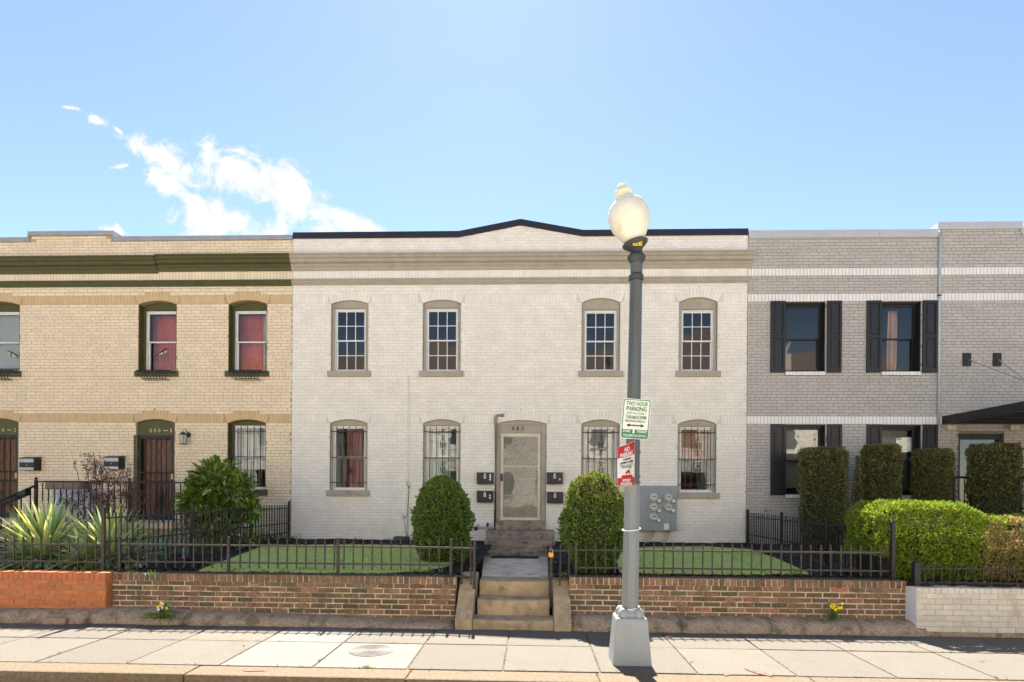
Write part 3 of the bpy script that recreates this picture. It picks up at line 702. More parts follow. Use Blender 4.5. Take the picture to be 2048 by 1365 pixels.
for ch, px in (('8', 1026.5), ('1', 1035.5), ('0', 1045)):
    text_mb(ch, fx(px, 857), fz(px, 857), .035 if ch == '1' else .058, .085, YF + .044, depth=.004).build('house_number', M['black'], white)
b = MB(); b.box(fx(954.5, 935), fx(968, 935), YF - .02, YF - .008, fz(960, 944), fz(960, 936)); b.build('doorbell_plate', M['white'], white)
# curtains behind the white house windows
o = LW[0]; curtain('curtain', 'dark red curtain behind the barred window beside the yellow house', o['x0'] + .28, o['x1'] - .02, o['z0'] + .02, o['zs'] - .06, YF + .27, 'curtain_dark')
o = LW[3]; curtain('curtain', 'pink curtain behind the barred window above the meter panel', o['x0'] + .03, o['x1'] - .03, o['z0'] + .75, o['zs'] - .03, YF + .33, 'curtain_pink', per=.16)
o = LW[2]; b = MB()
for k in range(30):
    z = o['zs'] - .08 - k * .043; b.box(o['x0'] + .06, o['x1'] - .06, YF + .27, YF + .276, z - .022, z + .016)
tag(b.build('window_blind', M['blind']), 'pale slatted blind behind the barred window right of the door', 'blind')
o = LW[1]; b = MB()
for k in range(30):
    z = o['zs'] - .06 - k * .043; b.box(o['x0'] + .06, o['x1'] - .25, YF + .27, YF + .276, z - .022, z + .016)
tag(b.build('window_blind', mat('aqua_blind', (.42, .52, .50), .8, .04, 3)), 'pale aqua blind behind the barred window left of the door', 'blind')

# ------------------------------------------------------------------ yellow house
XY0 = -14.6
yellow = thing('yellow_house', 'yellow painted brick house with olive trim and stepped parapet', 'house', ((XY0 + XL) / 2, YF, .55))
ya, yb = fx(61, 470), fx(225, 470); zlo = fz(400, 473); zhi = fz(140, 463.5)
def topy(x): return zhi if ya <= x <= yb else zlo
YU = [opening(-45, 39.5, 743, 611, 603.5), opening(277, 353, 743, 611, 603.5), opening(457, 534, 743, 611, 603.5)]
YWL = opening(455, 531.5, 980.5, 847, 840)
YD = [opening(-42, 36.5, 1040, 847, 839), opening(272, 349, 1039, 847, 840)]
for o in YU: o['zs'] = Zs['ub0']; o['z0'] = Zs['sl1']
for o in YD + [YWL]: o['zs'] = Zs['lb0']
YWL['z0'] = LW[0]['z0']; YD[0]['z0'] = YD[1]['z0']
zonesY = [(z0, z1, k, {'run': 'yellow_brick', 'sol': 'tan_brick'}[k]) for z0, z1, k, m in zonesW[:-1]] + [(Zs['co1'] - .03, zhi + .02, 'run', 'yellow_brick')]
zonesY[3] = (*zonesY[3][:3], 'yellow_brick'); zonesY[7] = (*zonesY[7][:3], 'yellow_brick')
facade(yellow, XY0, XL - .004, .45, lambda x: topy(x) - .02, [ya, yb, ya - .001, yb + .001], YU + YD + [YWL], zonesY, M['yellow_mortar'], ringmat='tan_brick', xkeep=(-12.2, 0))
shell(yellow, XY0, XL - .004, .45, zlo - .03)
coping(yellow, [(XY0, zlo), (ya - .05, zlo)], 'zinc_coping', .1); coping(yellow, [(ya - .04, zhi), (yb + .04, zhi)], 'zinc_coping', .1); coping(yellow, [(yb + .05, zlo), (XL - .01, zlo)], 'zinc_coping', .1)
b = MB()
for x in (ya - .045, yb + .005): b.box(x, x + .04, YF - .034, YF + .299, zlo - .1, zhi - .101)
b.build('coping_riser', M['zinc_coping'], yellow)
xs_ = fx(318, 530)
cornice(yellow, XY0, xs_ - .006, Zs['co1'] - .02, Zs['co0'] - .035, 'olive'); cornice(yellow, xs_ + .006, XL - .024, Zs['co1'], Zs['co0'], 'olive')
moulding(yellow, XY0, XL - .012, Zs['md1'] - .012, Zs['md0'] - .012, 'olive')
for o in YU: dh_window(yellow, o, 'vinyl', 'olive', sill='olive', head=.10, margin=.055, dy=.10, sill_over=.055, meet=.5)
dh_window(yellow, YWL, 'vinyl', 'olive', sill='olive', head=.04, margin=.055, dy=.09, meet=.5, sill_over=.05)
grille(yellow, YWL, nb=5, scrolls=False)
def basket(px0, px1, label):
    c = at((px0 + px1) / 2, 745, YF - .16); w = (at(px1, 745, YF - .16).x - at(px0, 745, YF - .16).x); zt_ = at((px0 + px1) / 2, 743, YF - .16).z
    t = thing('window_basket', label, 'planter basket', (c.x, YF - .07, zt_ - .19), 'wire baskets under the yellow house windows')
    rail = MB(); y0, y1 = YF - .068, YF - .24
    P = [(c.x - w / 2, y0, zt_), (c.x - w / 2 + .02, y1, zt_), (c.x + w / 2 - .02, y1, zt_), (c.x + w / 2, y0, zt_)]
    rail.tube(P + [P[0]], .013, 5); rail.tube([(c.x - w / 2 + .12, y0, zt_ - .185), (c.x - w / 2 + .13, y1 + .06, zt_ - .165), (c.x + w / 2 - .13, y1 + .06, zt_ - .165), (c.x + w / 2 - .12, y0, zt_ - .185)], .007, 5)
    rail.build('rail', M['iron'], t)
    for k in range(9):
        x = c.x - w / 2 + .03 + (w - .06) * k / 8; xb_ = c.x + (x - c.x) * .72; r = MB()
        r.tube([(x, y1, zt_), (x * .7 + xb_ * .3, y1 - .012, zt_ - .07), (xb_ * .8 + x * .2, y1 + .03, zt_ - .14), (xb_, y1 + .07, zt_ - .175), (xb_, y0, zt_ - .187)], .0085, 4); r.build('wire', M['iron'], t)
basket(-42, 29, 'black wire window basket cut off at the left edge of the photo')
basket(275.5, 344, 'black wire window basket under the window above the carved door')
basket(458, 527, 'black wire window basket under the window next to the white house')
# curtains and the painted eyes in the panes
for k, o in enumerate(YU[1:]):
    nm = ('above the door', 'next to the white house')[k]
    curtain('curtain', 'red curtain in the upper yellow house window ' + nm, o['x0'] + .02, o['x0'] + .56, o['z0'] + .02, o['zs'] - .1, YF + .5, 'curtain_red', per=.09)
    curtain('curtain', 'narrow cream curtain strip in the upper yellow house window ' + nm, o['x0'] + .57, o['x0'] + .66, o['z0'] + .02, o['zs'] - .1, YF + .46, 'curtain_cream', amp=.02, n=12, per=.07)
    curtain('curtain', 'second red curtain at the right side of the window ' + nm, o['x0'] + .67, o['x1'] + .1, o['z0'] + .02, o['zs'] - .1, YF + .5, 'curtain_red', per=.09)
o = YU[0]; b = MB(); b.box(o['x0'] + .08, o['x1'] - .03, YF + .36, YF + .366, o['z0'] + .14, o['zs'] - .09); tag(b.build('roller_blind', M['blind']), 'pale roller blind in the window at the left edge of the photo', 'blind')
o = YWL; b = MB(); b.box(o['x0'] + .08, o['x1'] - .03, YF + .36, YF + .366, o['z0'] + .46, o['zs'] - .05); tag(b.build('roller_blind', M['blind']), 'pale roller blind half down behind the yellow house barred window', 'blind')
def eye(o, cx, cz, s, y, flip, label):
    lens = [(-1, -.35), (-.3, -.5), (.35, -.35), (.75, .05), (.95, .55), (.45, .42), (-.1, .1), (-.6, -.2)]
    a = MB(); a.prism([(cx + flip * x * s * .9, cz + z * s * .8) for x, z in (lens if flip > 0 else lens[::-1])], y, y + .002); t = a.build('eye_drawing', M['curtain_cream']); tag(t, label, 'drawing')
    bb = MB(); bb.tube([(cx + flip * x * s, y - .004, cz + z * s) for x, z in [(-1.5, -.75), (-1, -.4), (-.2, .15), (.4, .5), (1, .75)]], [.004, .008, .012, .011, .006], 5)
    bb.tube([(cx + flip * .12 * s, y - .004, cz + .3 * s), (cx + flip * .25 * s, y - .004, cz - .02 * s), (cx + flip * .12 * s, y - .004, cz - .38 * s)], .012, 5); bb.build('outline', M['black'], t)
o = YU[1]; eye(o, o['x0'] + .40, o['z0'] + .47, .13, YF + .235, 1, 'slanted eye drawn on the pane above the carved door')
o = YU[0]; eye(o, o['x1'] - .38, o['z0'] + .43, .14, YF + .235, -1, 'slanted eye drawn on the pane at the left edge')
def iron_door(o, num, label):
    zp = fz(310, 871); y = YF
    e = .002; n = 12; xa, xb = o['x0'] + e, o['x1'] - e
    p = MB(); p.prism([(xa, zp), (xb, zp)] + [(xb - (xb - xa) * k / n, otop(o, xb - (xb - xa) * k / n) - .003) for k in range(n + 1)], y + .05, y + .2); p.build('transom_panel', M['olive'], yellow)
    j = MB(); j.box(o['x0'] - .045, o['x0'] - .003, y - .02, y - .008, o['z0'], zp); j.box(xa, xa + .03, y + .0, y + .2, o['z0'] + .001, zp - .002); j.box(xb - .03, xb, y + .0, y + .2, o['z0'] + .001, zp - .002); j.build('door_frame', M['olive'], yellow)
    x0, x1, z0, z1 = o['x0'] + .035, o['x1'] - .035, o['z0'] + .02, zp - .004
    lf = MB(); lf.box(x0 + .02, x1 - .02, y + .16, y + .2, z0, z1); lf = lf.build('door_leaf', M['wood_door'], yellow)
    zz = z0 + (z1 - z0) * .50
    pn = MB()
    for a, b_ in ((z0 + .1, zz - .12), (zz + .12, z1 - .1)):
        for c, d in ((x0 + .10, (x0 + x1) / 2 - .04), ((x0 + x1) / 2 + .04, x1 - .10)): pn.box(c, d, y + .145, y + .159, a, b_)
    pn.build('door_panel', M['wood_door'], lf)
    g = ringbox(MB(), x0, x1, z0, z1, .05, y + .03, y + .07, tb=.09, tt=.07); g.box(x0 + .051, x1 - .051, y + .03, y + .07, zz - .115, zz - .085); g.box(x0 + .051, x1 - .051, y + .03, y + .07, zz + .085, zz + .115); g = g.build('security_door', M['iron'], yellow)
    bar = MB(); bar.box(-.009, .009, -.009, .009, 0, z1 - z0 - .16); bm_ = unit(bar, 'bar', M['iron'])
    for k in range(1, 6): inst(bm_, 'bar', g, (x0 + .05 + (x1 - x0 - .1) * k / 6, y + .02, z0 + .09))
    s = MB(); scrollwork(s, (x0 + x1) / 2 + .06, z0 + .42, y + .01, .9); s.build('scroll', M['iron'], g)
    s = MB(); s.box(x1 - .046, x1 - .004, y + .004, y + .029, zz - .05, zz + .07); s.build('lock', M['brass'], g)
    for k in (.3, .75):
        s = MB(); s.box(x0 + .002, x0 + .03, y + .008, y + .029, z0 + (z1 - z0) * k, z0 + (z1 - z0) * k + .13); s.build('hinge', M['dark_iron'], g)
    for ch, dx, w in num:
        text_mb(ch, (o['x0'] + o['x1']) / 2 + dx, fz(315, 861), w, .085 if ch != '-' else .02, y + .0495, depth=.004).build('house_number', M['brass'], yellow)
iron_door(YD[1], [('8', -.14, .05), ('0', -.045, .05), ('8', .055, .05), ('-', .2, .09), ('1', .32, .025)], '')
iron_door(YD[0], [('8', -.14, .05), ('0', -.045, .05), ('8', .055, .05), ('-', .2, .09), ('2', .33, .05)], '')

# ------------------------------------------------------------------ grey house
XG1 = 13.4
grey = thing('grey_house', 'grey painted brick house with white bands and black shutters', 'house', ((XR + XG1) / 2, YF, .55))
G = {k: fz(1560, v) for k, v in dict(a0=848.8, a1=832.3, b0=604, b1=588, c0=552.5, c1=537, t=462, ts=744).items()}
gxa, gxb = fx(1875, 460), fx(2043, 460); gzh = fz(1950, 445)
def topg(x): return gzh if gxa <= x <= gxb else G['t']
GU = [opening(1570, 1650, 744, 604.5), opening(1762, 1841, 744, 604.5)]; GL = [opening(1570, 1650, 989.5, 851), opening(1762, 1841, 989.5, 851)]
GD = opening(1916, 2007, 1052, 868)
for o in GU: o['zs'] = G['b0'] - .005; o['z0'] = G['ts']
for o in GL: o['zs'] = G['a0'] - .012; o['z0'] = fz(1610, 989.5)
zonesG = [(.50, G['a0'], 'run', 'grey_brick'), (G['a0'], G['a1'], 'sol', 'band_brick'), (G['a1'], G['b0'], 'run', 'grey_brick'), (G['b0'], G['b1'], 'sol', 'band_brick'),
          (G['b1'], G['c0'], 'run', 'grey_brick'), (G['c0'], G['c1'], 'sol', 'band_brick'), (G['c1'], gzh, 'run', 'grey_brick')]
_fac_ops = GU + GL + [GD]
for o in GU + GL: o['z0'] -= .085                 # the rowlock sill sits in the opening
facade(grey, XR + .006, XG1, .45, lambda x: topg(x) - .02, [gxa, gxb, gxa - .001, gxb + .001], _fac_ops, zonesG, M['grey_mortar'], ring=False, xkeep=(0, 10.4))
for o in GU + GL: o['z0'] += .085
shell(grey, XR + .006, XG1, .45, G['t'] - .03)
coping(grey, [(XR + .012, G['t']), (fx(1757, 465), G['t'])], 'pale_coping', .165); coping(grey, [(fx(1757, 465) + .002, G['t'] - .008), (gxa - .01, G['t'] - .008)], 'pale_coping', .165, y0=-.04)
coping(grey, [(gxa - .005, gzh), (gxb, gzh)], 'pale_coping', .155); coping(grey, [(gxb + .005, G['t']), (XG1, G['t'])], 'pale_coping', .165)
b = MB(); b.box(gxa - .004, gxa + .03, YF - .0345, YF + 1.2, G['t'] - .15, gzh - .156); b.box(gxb - .03, gxb, YF - .0345, YF + .3, G['t'] - .1, gzh - .156); b.build('coping_riser', M['pale_coping'], grey)
def shutter(x0, x1, z0, z1):
    y1 = YF - .009; y0 = y1 - .035
    s = ringbox(MB(), x0, x1, z0, z1, .05, y0, y1, tb=.09, tt=.06); zm = (z0 + z1) / 2; s.box(x0 + .05, x1 - .05, y0, y1, zm - .035, zm + .035)
    s = s.build('shutter', M['shutter'], grey, bevel=.003)
    for a, b_ in ((z0 + .09, zm - .035), (zm + .035, z1 - .06)):
        p = MB(); p.box(x0 + .051, x1 - .051, y1 - .014, y1, a + .001, b_ - .001); p.box(x0 + .085, x1 - .085, y1 - .026, y1 - .0145, a + .035, b_ - .035); p.build('shutter_panel', M['shutter'], s)
for o in GU + GL:
    dh_window(grey, o, 'black', 'black', margin=.02, head=.035, dy=.03, glassm=('glass', 'glass') if o in GU else ('glass_hi', 'glass'), meet=.5)
    zt_, zb_ = o['zs'] + .012, o['z0'] - .02
    shutter(o['x0'] - .315, o['x0'] - .008, zb_, zt_); shutter(o['x1'] + .03, o['x1'] + .335, zb_, zt_)
    n = 11; p = (o['x1'] - o['x0'] - .008) / n; me = MB(); me.box(-p / 2 + .004, p / 2 - .004, -.035, .18, -.078, -.003); me = unit(me, 'sill_brick', M['band_brick'])
    for k in range(n): inst(me, 'sill_brick', grey, (o['x0'] + .004 + (k + .5) * p, YF, o['z0']))
b = MB(); ringbox(b, GD['x0'] + .003, GD['x1'] - .003, GD['z0'] + .002, GD['zs'] - .003, .075, YF + .06, YF + .16, tb=.1, tt=.11); gdf = b.build('door', M['black'], grey)
b = MB(); b.quad((GD['x0'] + .078, YF + .1, GD['z0'] + .1), (GD['x1'] - .078, YF + .1, GD['z0'] + .1), (GD['x1'] - .078, YF + .1, GD['zs'] - .113), (GD['x0'] + .078, YF + .1, GD['zs'] - .113)); b.build('door_pane', M['glass_hi'], gdf)
b = MB(); b.box(GD['x1'] - .07, GD['x1'] - .03, YF + .03, YF + .059, GD['zs'] - .28, GD['zs'] - .12); b.build('door_closer', M['dark_iron'], gdf)
for ch, px in (('8', 2017), ('1', 2027), ('2', 2037.5)):
    text_mb(ch, fx(px, 900), fz(px, 900), .03 if ch == '1' else .07, .13, YF - .009, depth=.01).build('house_number', M['white'], grey)
for o, w in ((GL[0], .4), (GL[1], .5)):
    b = MB()
    for k in range(30):
        z = o['zs'] - .08 - k * .043; b.box(o['x0'] + .1, o['x1'] - .1, YF + .30, YF + .306, z - .022, z + .016)
    tag(b.build('window_blind', mat('warm_blind', (.34, .33, .27), .8, .05, 3)), 'beige blind in the grey house lower window ' + ('near the white house' if o is GL[0] else 'near the glass door'), 'blind')
o = GU[0]; b = MB(); b.lathe([(.05, 0), (.14, .02), (.13, .42), (.15, .46), (.10, .47)], (o['x0'] + .18, YF + .45, o['z0'] - .0), 14); b.tube([(o['x0'] + .14, YF + .45, o['z0'] + .47), (o['x0'] + .2, YF + .42, o['z0'] + .6), (o['x0'] + .3, YF + .45, o['z0'] + .75)], [.06, .05, .02], 6)
tag(b.build('vase', M['curtain_cream']), 'pale tall vase standing inside the grey house upper window', 'vase')
o = GU[1]; curtain('curtain', 'tan curtain inside the grey house upper window near the conduit', o['x0'] + .42, o['x0'] + .62, o['z0'], o['zs'] - .05, YF + .5, 'curtain_pink', per=.1, n=20)

# ------------------------------------------------------------------ retaining walls
def wall_bricks(t, x0, x1, zt, zb, yf, m, mort, pr=.008, yb=None, cap=.098, endl=False, endr=False, BLn=.213, depth=.2, jt=.016):
    yb = yb or yf + .22
    core = MB(); core.box(x0 + .006, x1 - .006, yf, yb, zb - .1, zt - .006); core.build('mortar_core', M[mort], t)
    def put(xa, xb, za, zb_):
        if xb - xa < .02: return
        k = (round(xb - xa, 2), round(zb_ - za, 3), m, random.randrange(3))
        if k not in BCACHE:
            b = MB(); w, h, bv = k[0] / 2, k[1] / 2, .004
            f = -pr - random.uniform(-.002, .002)
            i = 0
            for (dx, dz, y) in ((w, h, .03), (w, h, f + bv), (w - bv, h - bv, f)):
                for sx, sz in ((-1, -1), (1, -1), (1, 1), (-1, 1)): b.v.append((sx * dx + random.uniform(-.0025, .0025), y + random.uniform(-.001, .001), sz * dz + random.uniform(-.0018, .0018)))
            for a_, b_ in ((0, 4), (4, 8)):
                for q in range(4): b.f.append((a_ + q, a_ + (q + 1) % 4, b_ + (q + 1) % 4, b_ + q))
            b.f.append((8, 9, 10, 11)); BCACHE[k] = unit(b, 'brick', M[m])
        inst(BCACHE[k], 'brick', t, ((xa + xb) / 2, yf, (za + zb_) / 2), rot=(0, random.uniform(-.006, .006), 0))
    x = x0; p = .073
    while x < x1 - .03: put(x + .002, min(x1, x + p + random.uniform(-.003, .003)) - .008, zt - cap + .004, zt); x += p
    zz = zt - cap; r = 0
    while zz > zb:
        x = x0 - (0 if r % 2 else BLn / 2) + random.uniform(-.012, .012)
        while x < x1:
            p = BLn + random.uniform(-.006, .006); put(max(x0, x), min(x1, x + p - jt), zz - .0678 + jt, zz); x += p
        zz -= .0678; r += 1
    # top courses seen from above
    tp = MB(); x = x0
    for x in [x0 + k * .073 for k in range(int((x1 - x0) / .073))]: tp.box(x + .002, x + .065, yf + .031, yb + .01, zt - .03, zt - .001 + random.uniform(-.004, .002))
    o = tp.build('cap_bricks', M['cap_dirt'] if m == 'brown_brick' else M[m], t); o['kind'] = 'stuff'
def plinth(t, x0, x1, ztl, ztr, yf, yb, m='stone', lens=(1.0, 1.6), z0=-.02):
    x = x0
    while x < x1 - .02:
        w = min(random.uniform(*lens), x1 - x)
        if x1 - x - w < .35: w = x1 - x
        s = MB(); n = 10; jn = max(4, int(w / .1)); base = len(s.v)
        for j in range(jn + 1):
            xx = x + .006 + (w - .012) * j / jn; zt = ztl + (ztr - ztl) * (xx - x0) / (x1 - x0); zt = max(.05, zt)
            e = .03 if j in (0, jn) else 0
            for k in range(n + 1):
                a = math.pi / 2 * k / n
                yy = yb - (yb - yf) * math.cos(a) ** .75 if k < n else yb
                zz = z0 + (zt - z0) * math.sin(a) ** .7
                q = noise.noise(Vector((xx * 3, yy * 9, zz * 9))) * .012
                s.v.append((xx, yy + q + e * (1 - k / n) * .5, zz + (q if 0 < k else 0) - e * .25 * k / n))
        for j in range(jn):
            for k in range(n):
                a = base + j * (n + 1) + k; s.f.append((a, a + n + 1, a + n + 2, a + 1))
        for j in (0, jn):
            r = [base + j * (n + 1) + k for k in range(n + 1)]; i = len(s.v); s.v.append((s.v[r[0]][0], yb, z0)); s.f.append(tuple((r + [i]) if j == 0 else (r + [i])[::-1]))
        s.build('plinth_stone', M[m], t, smooth=True); x += w
XWL0, XWL1 = at(224, 1180, YW).x, at(911, 1190, YW).x
XWR0, XWR1 = at(1138, 1190, YW).x, at(1812, 1200, YW).x
wl = thing('retaining_wall', 'weathered brown brick garden wall left of the steps', 'brick wall', ((XWL0 + XWL1) / 2, YW, 0))
wall_bricks(wl, XWL0, XWL1, .612, .02, YW, 'brown_brick', 'brown_mortar'); plinth(wl, XWL0 - .12, XWL1 + .01, .18, .06, YK, YW + .01)
wr = thing('retaining_wall', 'weathered brown brick garden wall right of the steps', 'brick wall', ((XWR0 + XWR1) / 2, YW, 0))
wall_bricks(wr, XWR0, XWR1, .632, .10, YW, 'brown_brick', 'brown_mortar'); plinth(wr, XWR0 + .0, XWR1 + .10, .165, .155, YK, YW + .01)
YO = 7.60; XO1 = at(212, 1180, YO).x
wo_ = thing('retaining_wall', 'bright orange brick garden wall at the left edge', 'brick wall', (XO1 - 3, YO, 0))
wall_bricks(wo_, -13.5, XO1, .625, .13, YO, 'orange_brick', 'orange_mortar', BLn=.208, jt=.011)
eb = MB()
for k in range(7): eb.box(XO1 + .001, XO1 + .009, YO + .012, YO + .2, .53 - k * .0678 - .058, .53 - k * .0678)
eb.box(XO1 + .001, XO1 + .009, YO + .012, YO + .2, .531, .62); eb.build('end_bricks', M['orange_brick'], wo_)
plinth(wo_, -13.5, XWL0 - .13, .15, .16, 7.38, YO + .01)
YWW = 7.47; XWW0 = at(1834, 1220, YWW).x
ww_ = thing('retaining_wall', 'white painted brick garden wall flaking at the right edge', 'brick wall', (XWW0 + 3, YWW, 0))
wall_bricks(ww_, XWW0, 13, .585, .06, YWW, 'wall_paint', 'wall_joint', pr=.005, jt=.009, cap=.068)
eb = MB(); eb.box(XWW0 - .004, XWW0 + .004, YWW + .001, YWW + .24, -.05, .583); eb.build('end_render', M['white'], ww_)
eb = MB(); eb.box(XWW0 + .01, 13, YWW - .03, YWW - .001, -.06, .055); eb.build('footing', M['stone'], ww_, bevel=.012)

# ------------------------------------------------------------------ steps and path
fs = thing('front_steps', 'three worn concrete steps up from the sidewalk between two sloping cheek walls', 'steps', ((PX0 + PX1) / 2, YK, 0))
SX0, SX1 = gd(944, 1262, 0).x, gd(1107, 1262, 0).x
def step(t, x0, x1, y0, y1, z0, z1, m, dip=.0):
    s = MB(); n = 14; prof = []
    for i in range(n + 1):
        xx = x0 + (x1 - x0) * i / n; q = .008 * noise.noise(Vector((xx * 4, y0 * 5, z1 * 7))); d = dip * math.sin(math.pi * i / n)
        s.v += [(xx, y0 + q + .004, z0), (xx, y0 + q, z1 - .03 - d), (xx, y0 + q + .008, z1 - .01 - d), (xx, y0 + q + .03, z1 - d), (xx, y1, z1 - d * .3), (xx, y1, z0)]
    for i in range(n):
        for k in range(5): a = i * 6 + k; s.f.append((a, a + 6, a + 7, a + 1))
    s.f.append((5, 4, 3, 2, 1, 0)); e = n * 6; s.f.append((e, e + 1, e + 2, e + 3, e + 4, e + 5))
    return s.build('step', m, t, smooth=False)
step(fs, SX0, SX1, YK + .01, YK + .36, -.05, .125, M['step'], .01); step(fs, SX0 + .03, SX1 - .045, YK + .32, YK + .68, -.05, .325, M['step'], .012); step(fs, SX0 + .03, SX1 - .045, YK + .63, YK + 1.0, -.05, .525, M['step'], .01)
def cheek(x0, x1, label):
    s = MB(); P = [(YK - .02, -.03), (YK - .02, .14), (YK + .07, .21), (YK + .56, .60), (YK + .86, .61), (YK + .86, -.03)]
    s.extr(P[::-1], x0, x1); s.build('cheek_wall', M['step'], fs, bevel=.015)
cheek(gd(909, 1261, 0).x, SX0 - .004, ''); cheek(SX1 + .004, gd(1143, 1263, 0).x, '')
PX0b, PX1b = gd(967, 1114, .45).x, gd(1096, 1114, .45).x
pa = MB(); n = 16
for i in range(n + 1):
    t = i / n; y = YK + .95 + (11.78 - YK - .95) * t; z = .522 - .07 * t
    a, b_ = SX0 + .03 + (PX0b - SX0 - .03) * t, SX1 - .045 + (PX1b - SX1 + .045) * t
    pa.v += [(a - .03, y, z - .2), (a, y, z - .004), ((a + b_) / 2, y, z), (b_, y, z - .004), (b_ + .03, y, z - .2)]
for i in range(n):
    for k in range(4): q = i * 5 + k; pa.f.append((q, q + 1, q + 6, q + 5))
struct(pa.build('garden_path', M['path']), 'pale concrete path up to the white house steps')
# soil banks beside the lower path
hs = thing('house_steps', 'dark stained concrete steps below the mesh door', 'steps', (fx(1041, 1100), 12.4, .45))
def hx(px, Y): return at(px, 1080, Y).x
step(hs, hx(966, 11.76), hx(1112, 11.76), 11.76, 12.2, .3, .575, M['step_dark'], .006); step(hs, hx(969, 12.11), hx(1110.5, 12.11), 12.11, 12.6, .3, .742, M['step_dark'], .006); step(hs, hx(972, 12.46), hx(1109, 12.46), 12.46, 13.035, .3, .905, M['step_dark'], .012)
s = MB(); s.box(DO['x0'] + .01, DO['x1'] - .01, 12.86, 13.04, .9, DO['z0'] - .003); s.build('threshold', M['step_dark'], hs, bevel=.012)
b = MB(); a = gd(979, 1121, .452); c = gd(1077, 1113.5, .452); b.box(a.x, c.x, 11.30, 11.72, gz(0, 0) * 0 + .452, .468); tag(b.build('door_mat', M['mat_green'], bevel=.004), 'dark green doormat at the foot of the house steps', 'doormat')

# ------------------------------------------------------------------ fences
def fence(name, label, A, B, z, rails, ptop, pbot, sp, posts, m='rust_iron', pw=.0078, postw=.0165, group=None, post_top=None, post_bot=None, first=None, cat='fence', finial=True, rail_h=.011):
    A, B = Vector((*A, 0)), Vector((*B, 0)); d = B - A; Ln = d.length; d.normalize(); nrm = Vector((-d.y, d.x, 0)); ang = math.atan2(d.y, d.x)
    t = thing(name, label, cat, (A.x, A.y, z), group)
    t.rotation_euler = (0, 0, ang)
    def child(mb, nm, mm, loc=(0, 0, 0), me=None):
        me = me or unit(mb, nm, mm); o = bpy.data.objects.new(nm, me); COL.objects.link(o); o.parent = t; o.location = loc; return o
    for k, rz in enumerate(rails):
        r = MB(); r.box(0, Ln, -.007, .007, rz - z - rail_h, rz - z + rail_h); child(r, 'rail', M[m])
    pm = MB(); h = ptop - pbot; pm.box(-pw, pw, -pw, pw, 0, h)
    if finial: pm.lathe([(pw * 1.3, 0), (pw * 1.35, .012), (pw * .9, .02)], (0, 0, h - .004), 6)
    pm = unit(pm, 'picket', M[m]); x = sp if first is None else first
    while x < Ln - sp * .3:
        if not any(abs(x - q) < sp * .35 for q in posts): child(None, 'picket', None, (x, 0, pbot - z), pm).rotation_euler = (random.uniform(-.012, .012), random.uniform(-.016, .016), 0)
        x += sp
    pt, pb = post_top or ptop + .012, post_bot or z - .1
    po = MB(); po.box(-postw, postw, -postw, postw, pb - z, pt - z); po.lathe([(postw * 1.1, pt - z), (postw * 1.25, pt - z + .012), (postw * .8, pt - z + .024)], (0, 0, 0), 8); po = unit(po, 'post', M[m])
    for q in posts: child(None, 'post', None, (q, 0, 0), po)
    return t
YFE = 7.86
def ex(px, py=1110, Y=YFE): return at(px, py, Y).x
xa, xb = ex(239.5), ex(902)
fence('iron_fence', 'low rusty iron fence on the brown wall left of the steps', (xa, YFE), (xb, YFE), .60, (.975, .745), 1.052, .672, ex(500) - ex(481.3), [0, ex(457) - xa, ex(676) - xa, xb - xa])
xg = ex(949.5, 1150, YFE - .06)
fence('iron_fence', 'short rusty fence piece beside the left cheek wall of the steps', (xb + .02, YFE), (xg, YFE - .06), .56, (.972, .60), 1.048, .50, .128, [xg - xb - .02], post_bot=.22)
xc_, xd = ex(1101.5, 1150, YFE - .06), ex(1152)
fence('iron_fence', 'short rusty fence piece beside the right cheek wall with the padlock', (xc_, YFE - .06), (xd - .02, YFE), .56, (.955, .60), 1.02, .50, .122, [0], post_bot=.22)
xe = ex(1779)
fence('iron_fence', 'low rusty iron fence on the brown wall right of the steps', (xd, YFE), (xe, YFE), .60, (.965, .735), 1.045, .665, ex(1520) - ex(1500.3), [0], first=.13)
fence('iron_fence', 'low rusty iron fence on the orange wall', (-13.2, YFE - .02), (ex(203, 1110, YFE - .02), YFE - .02), .60, (.965, .735), 1.052, .655, .1265, [0, 1.9, 3.8])
YFW = 7.66; xw = ex(1832, 1150, YFW)
fence('iron_fence', 'short dark fence on the white painted wall with one thick post', (xw, YFW), (12.9, YFW), .56, (.80, .625), .845, .59, .1015, [0], m='iron', post_top=.87, postw=.036, pw=.006, finial=False, rail_h=.008)
xl0, xl1 = ex(207, 1100, 7.83), at(578, 1050, 12.95).x
fence('iron_fence', 'taller dark fence along the left side of the white house garden', (xl0, 7.83), (xl1, 12.95), .60, (1.325, 1.0, .80), 1.40, .66, .105, [0, 1.85, 3.6, math.hypot(xl1 - xl0, 5.12)], m='rust_iron', post_top=1.46, postw=.019, pw=.008, finial=False)
fence('iron_fence', 'taller dark fence along the right side of the white house garden', (xe + .03, YFE - .02), (at(1493, 1050, 12.98).x + .02, 12.98), .60, (1.235, .86), 1.315, .66, .105, [0, 1.7, 3.4, 5.12], m='iron', post_top=1.36, postw=.022, pw=.0075, finial=False)
pl = MB(); px_ = Vector((xc_, YFE - .085, .905)); pl.box(px_.x - .032, px_.x + .032, px_.y - .028, px_.y - .0, px_.z - .03, px_.z + .03)
pl = pl.build('padlock', M['gold'], bevel=.006); tag(pl, 'yellow padlock hanging on the gate post right of the path', 'padlock')
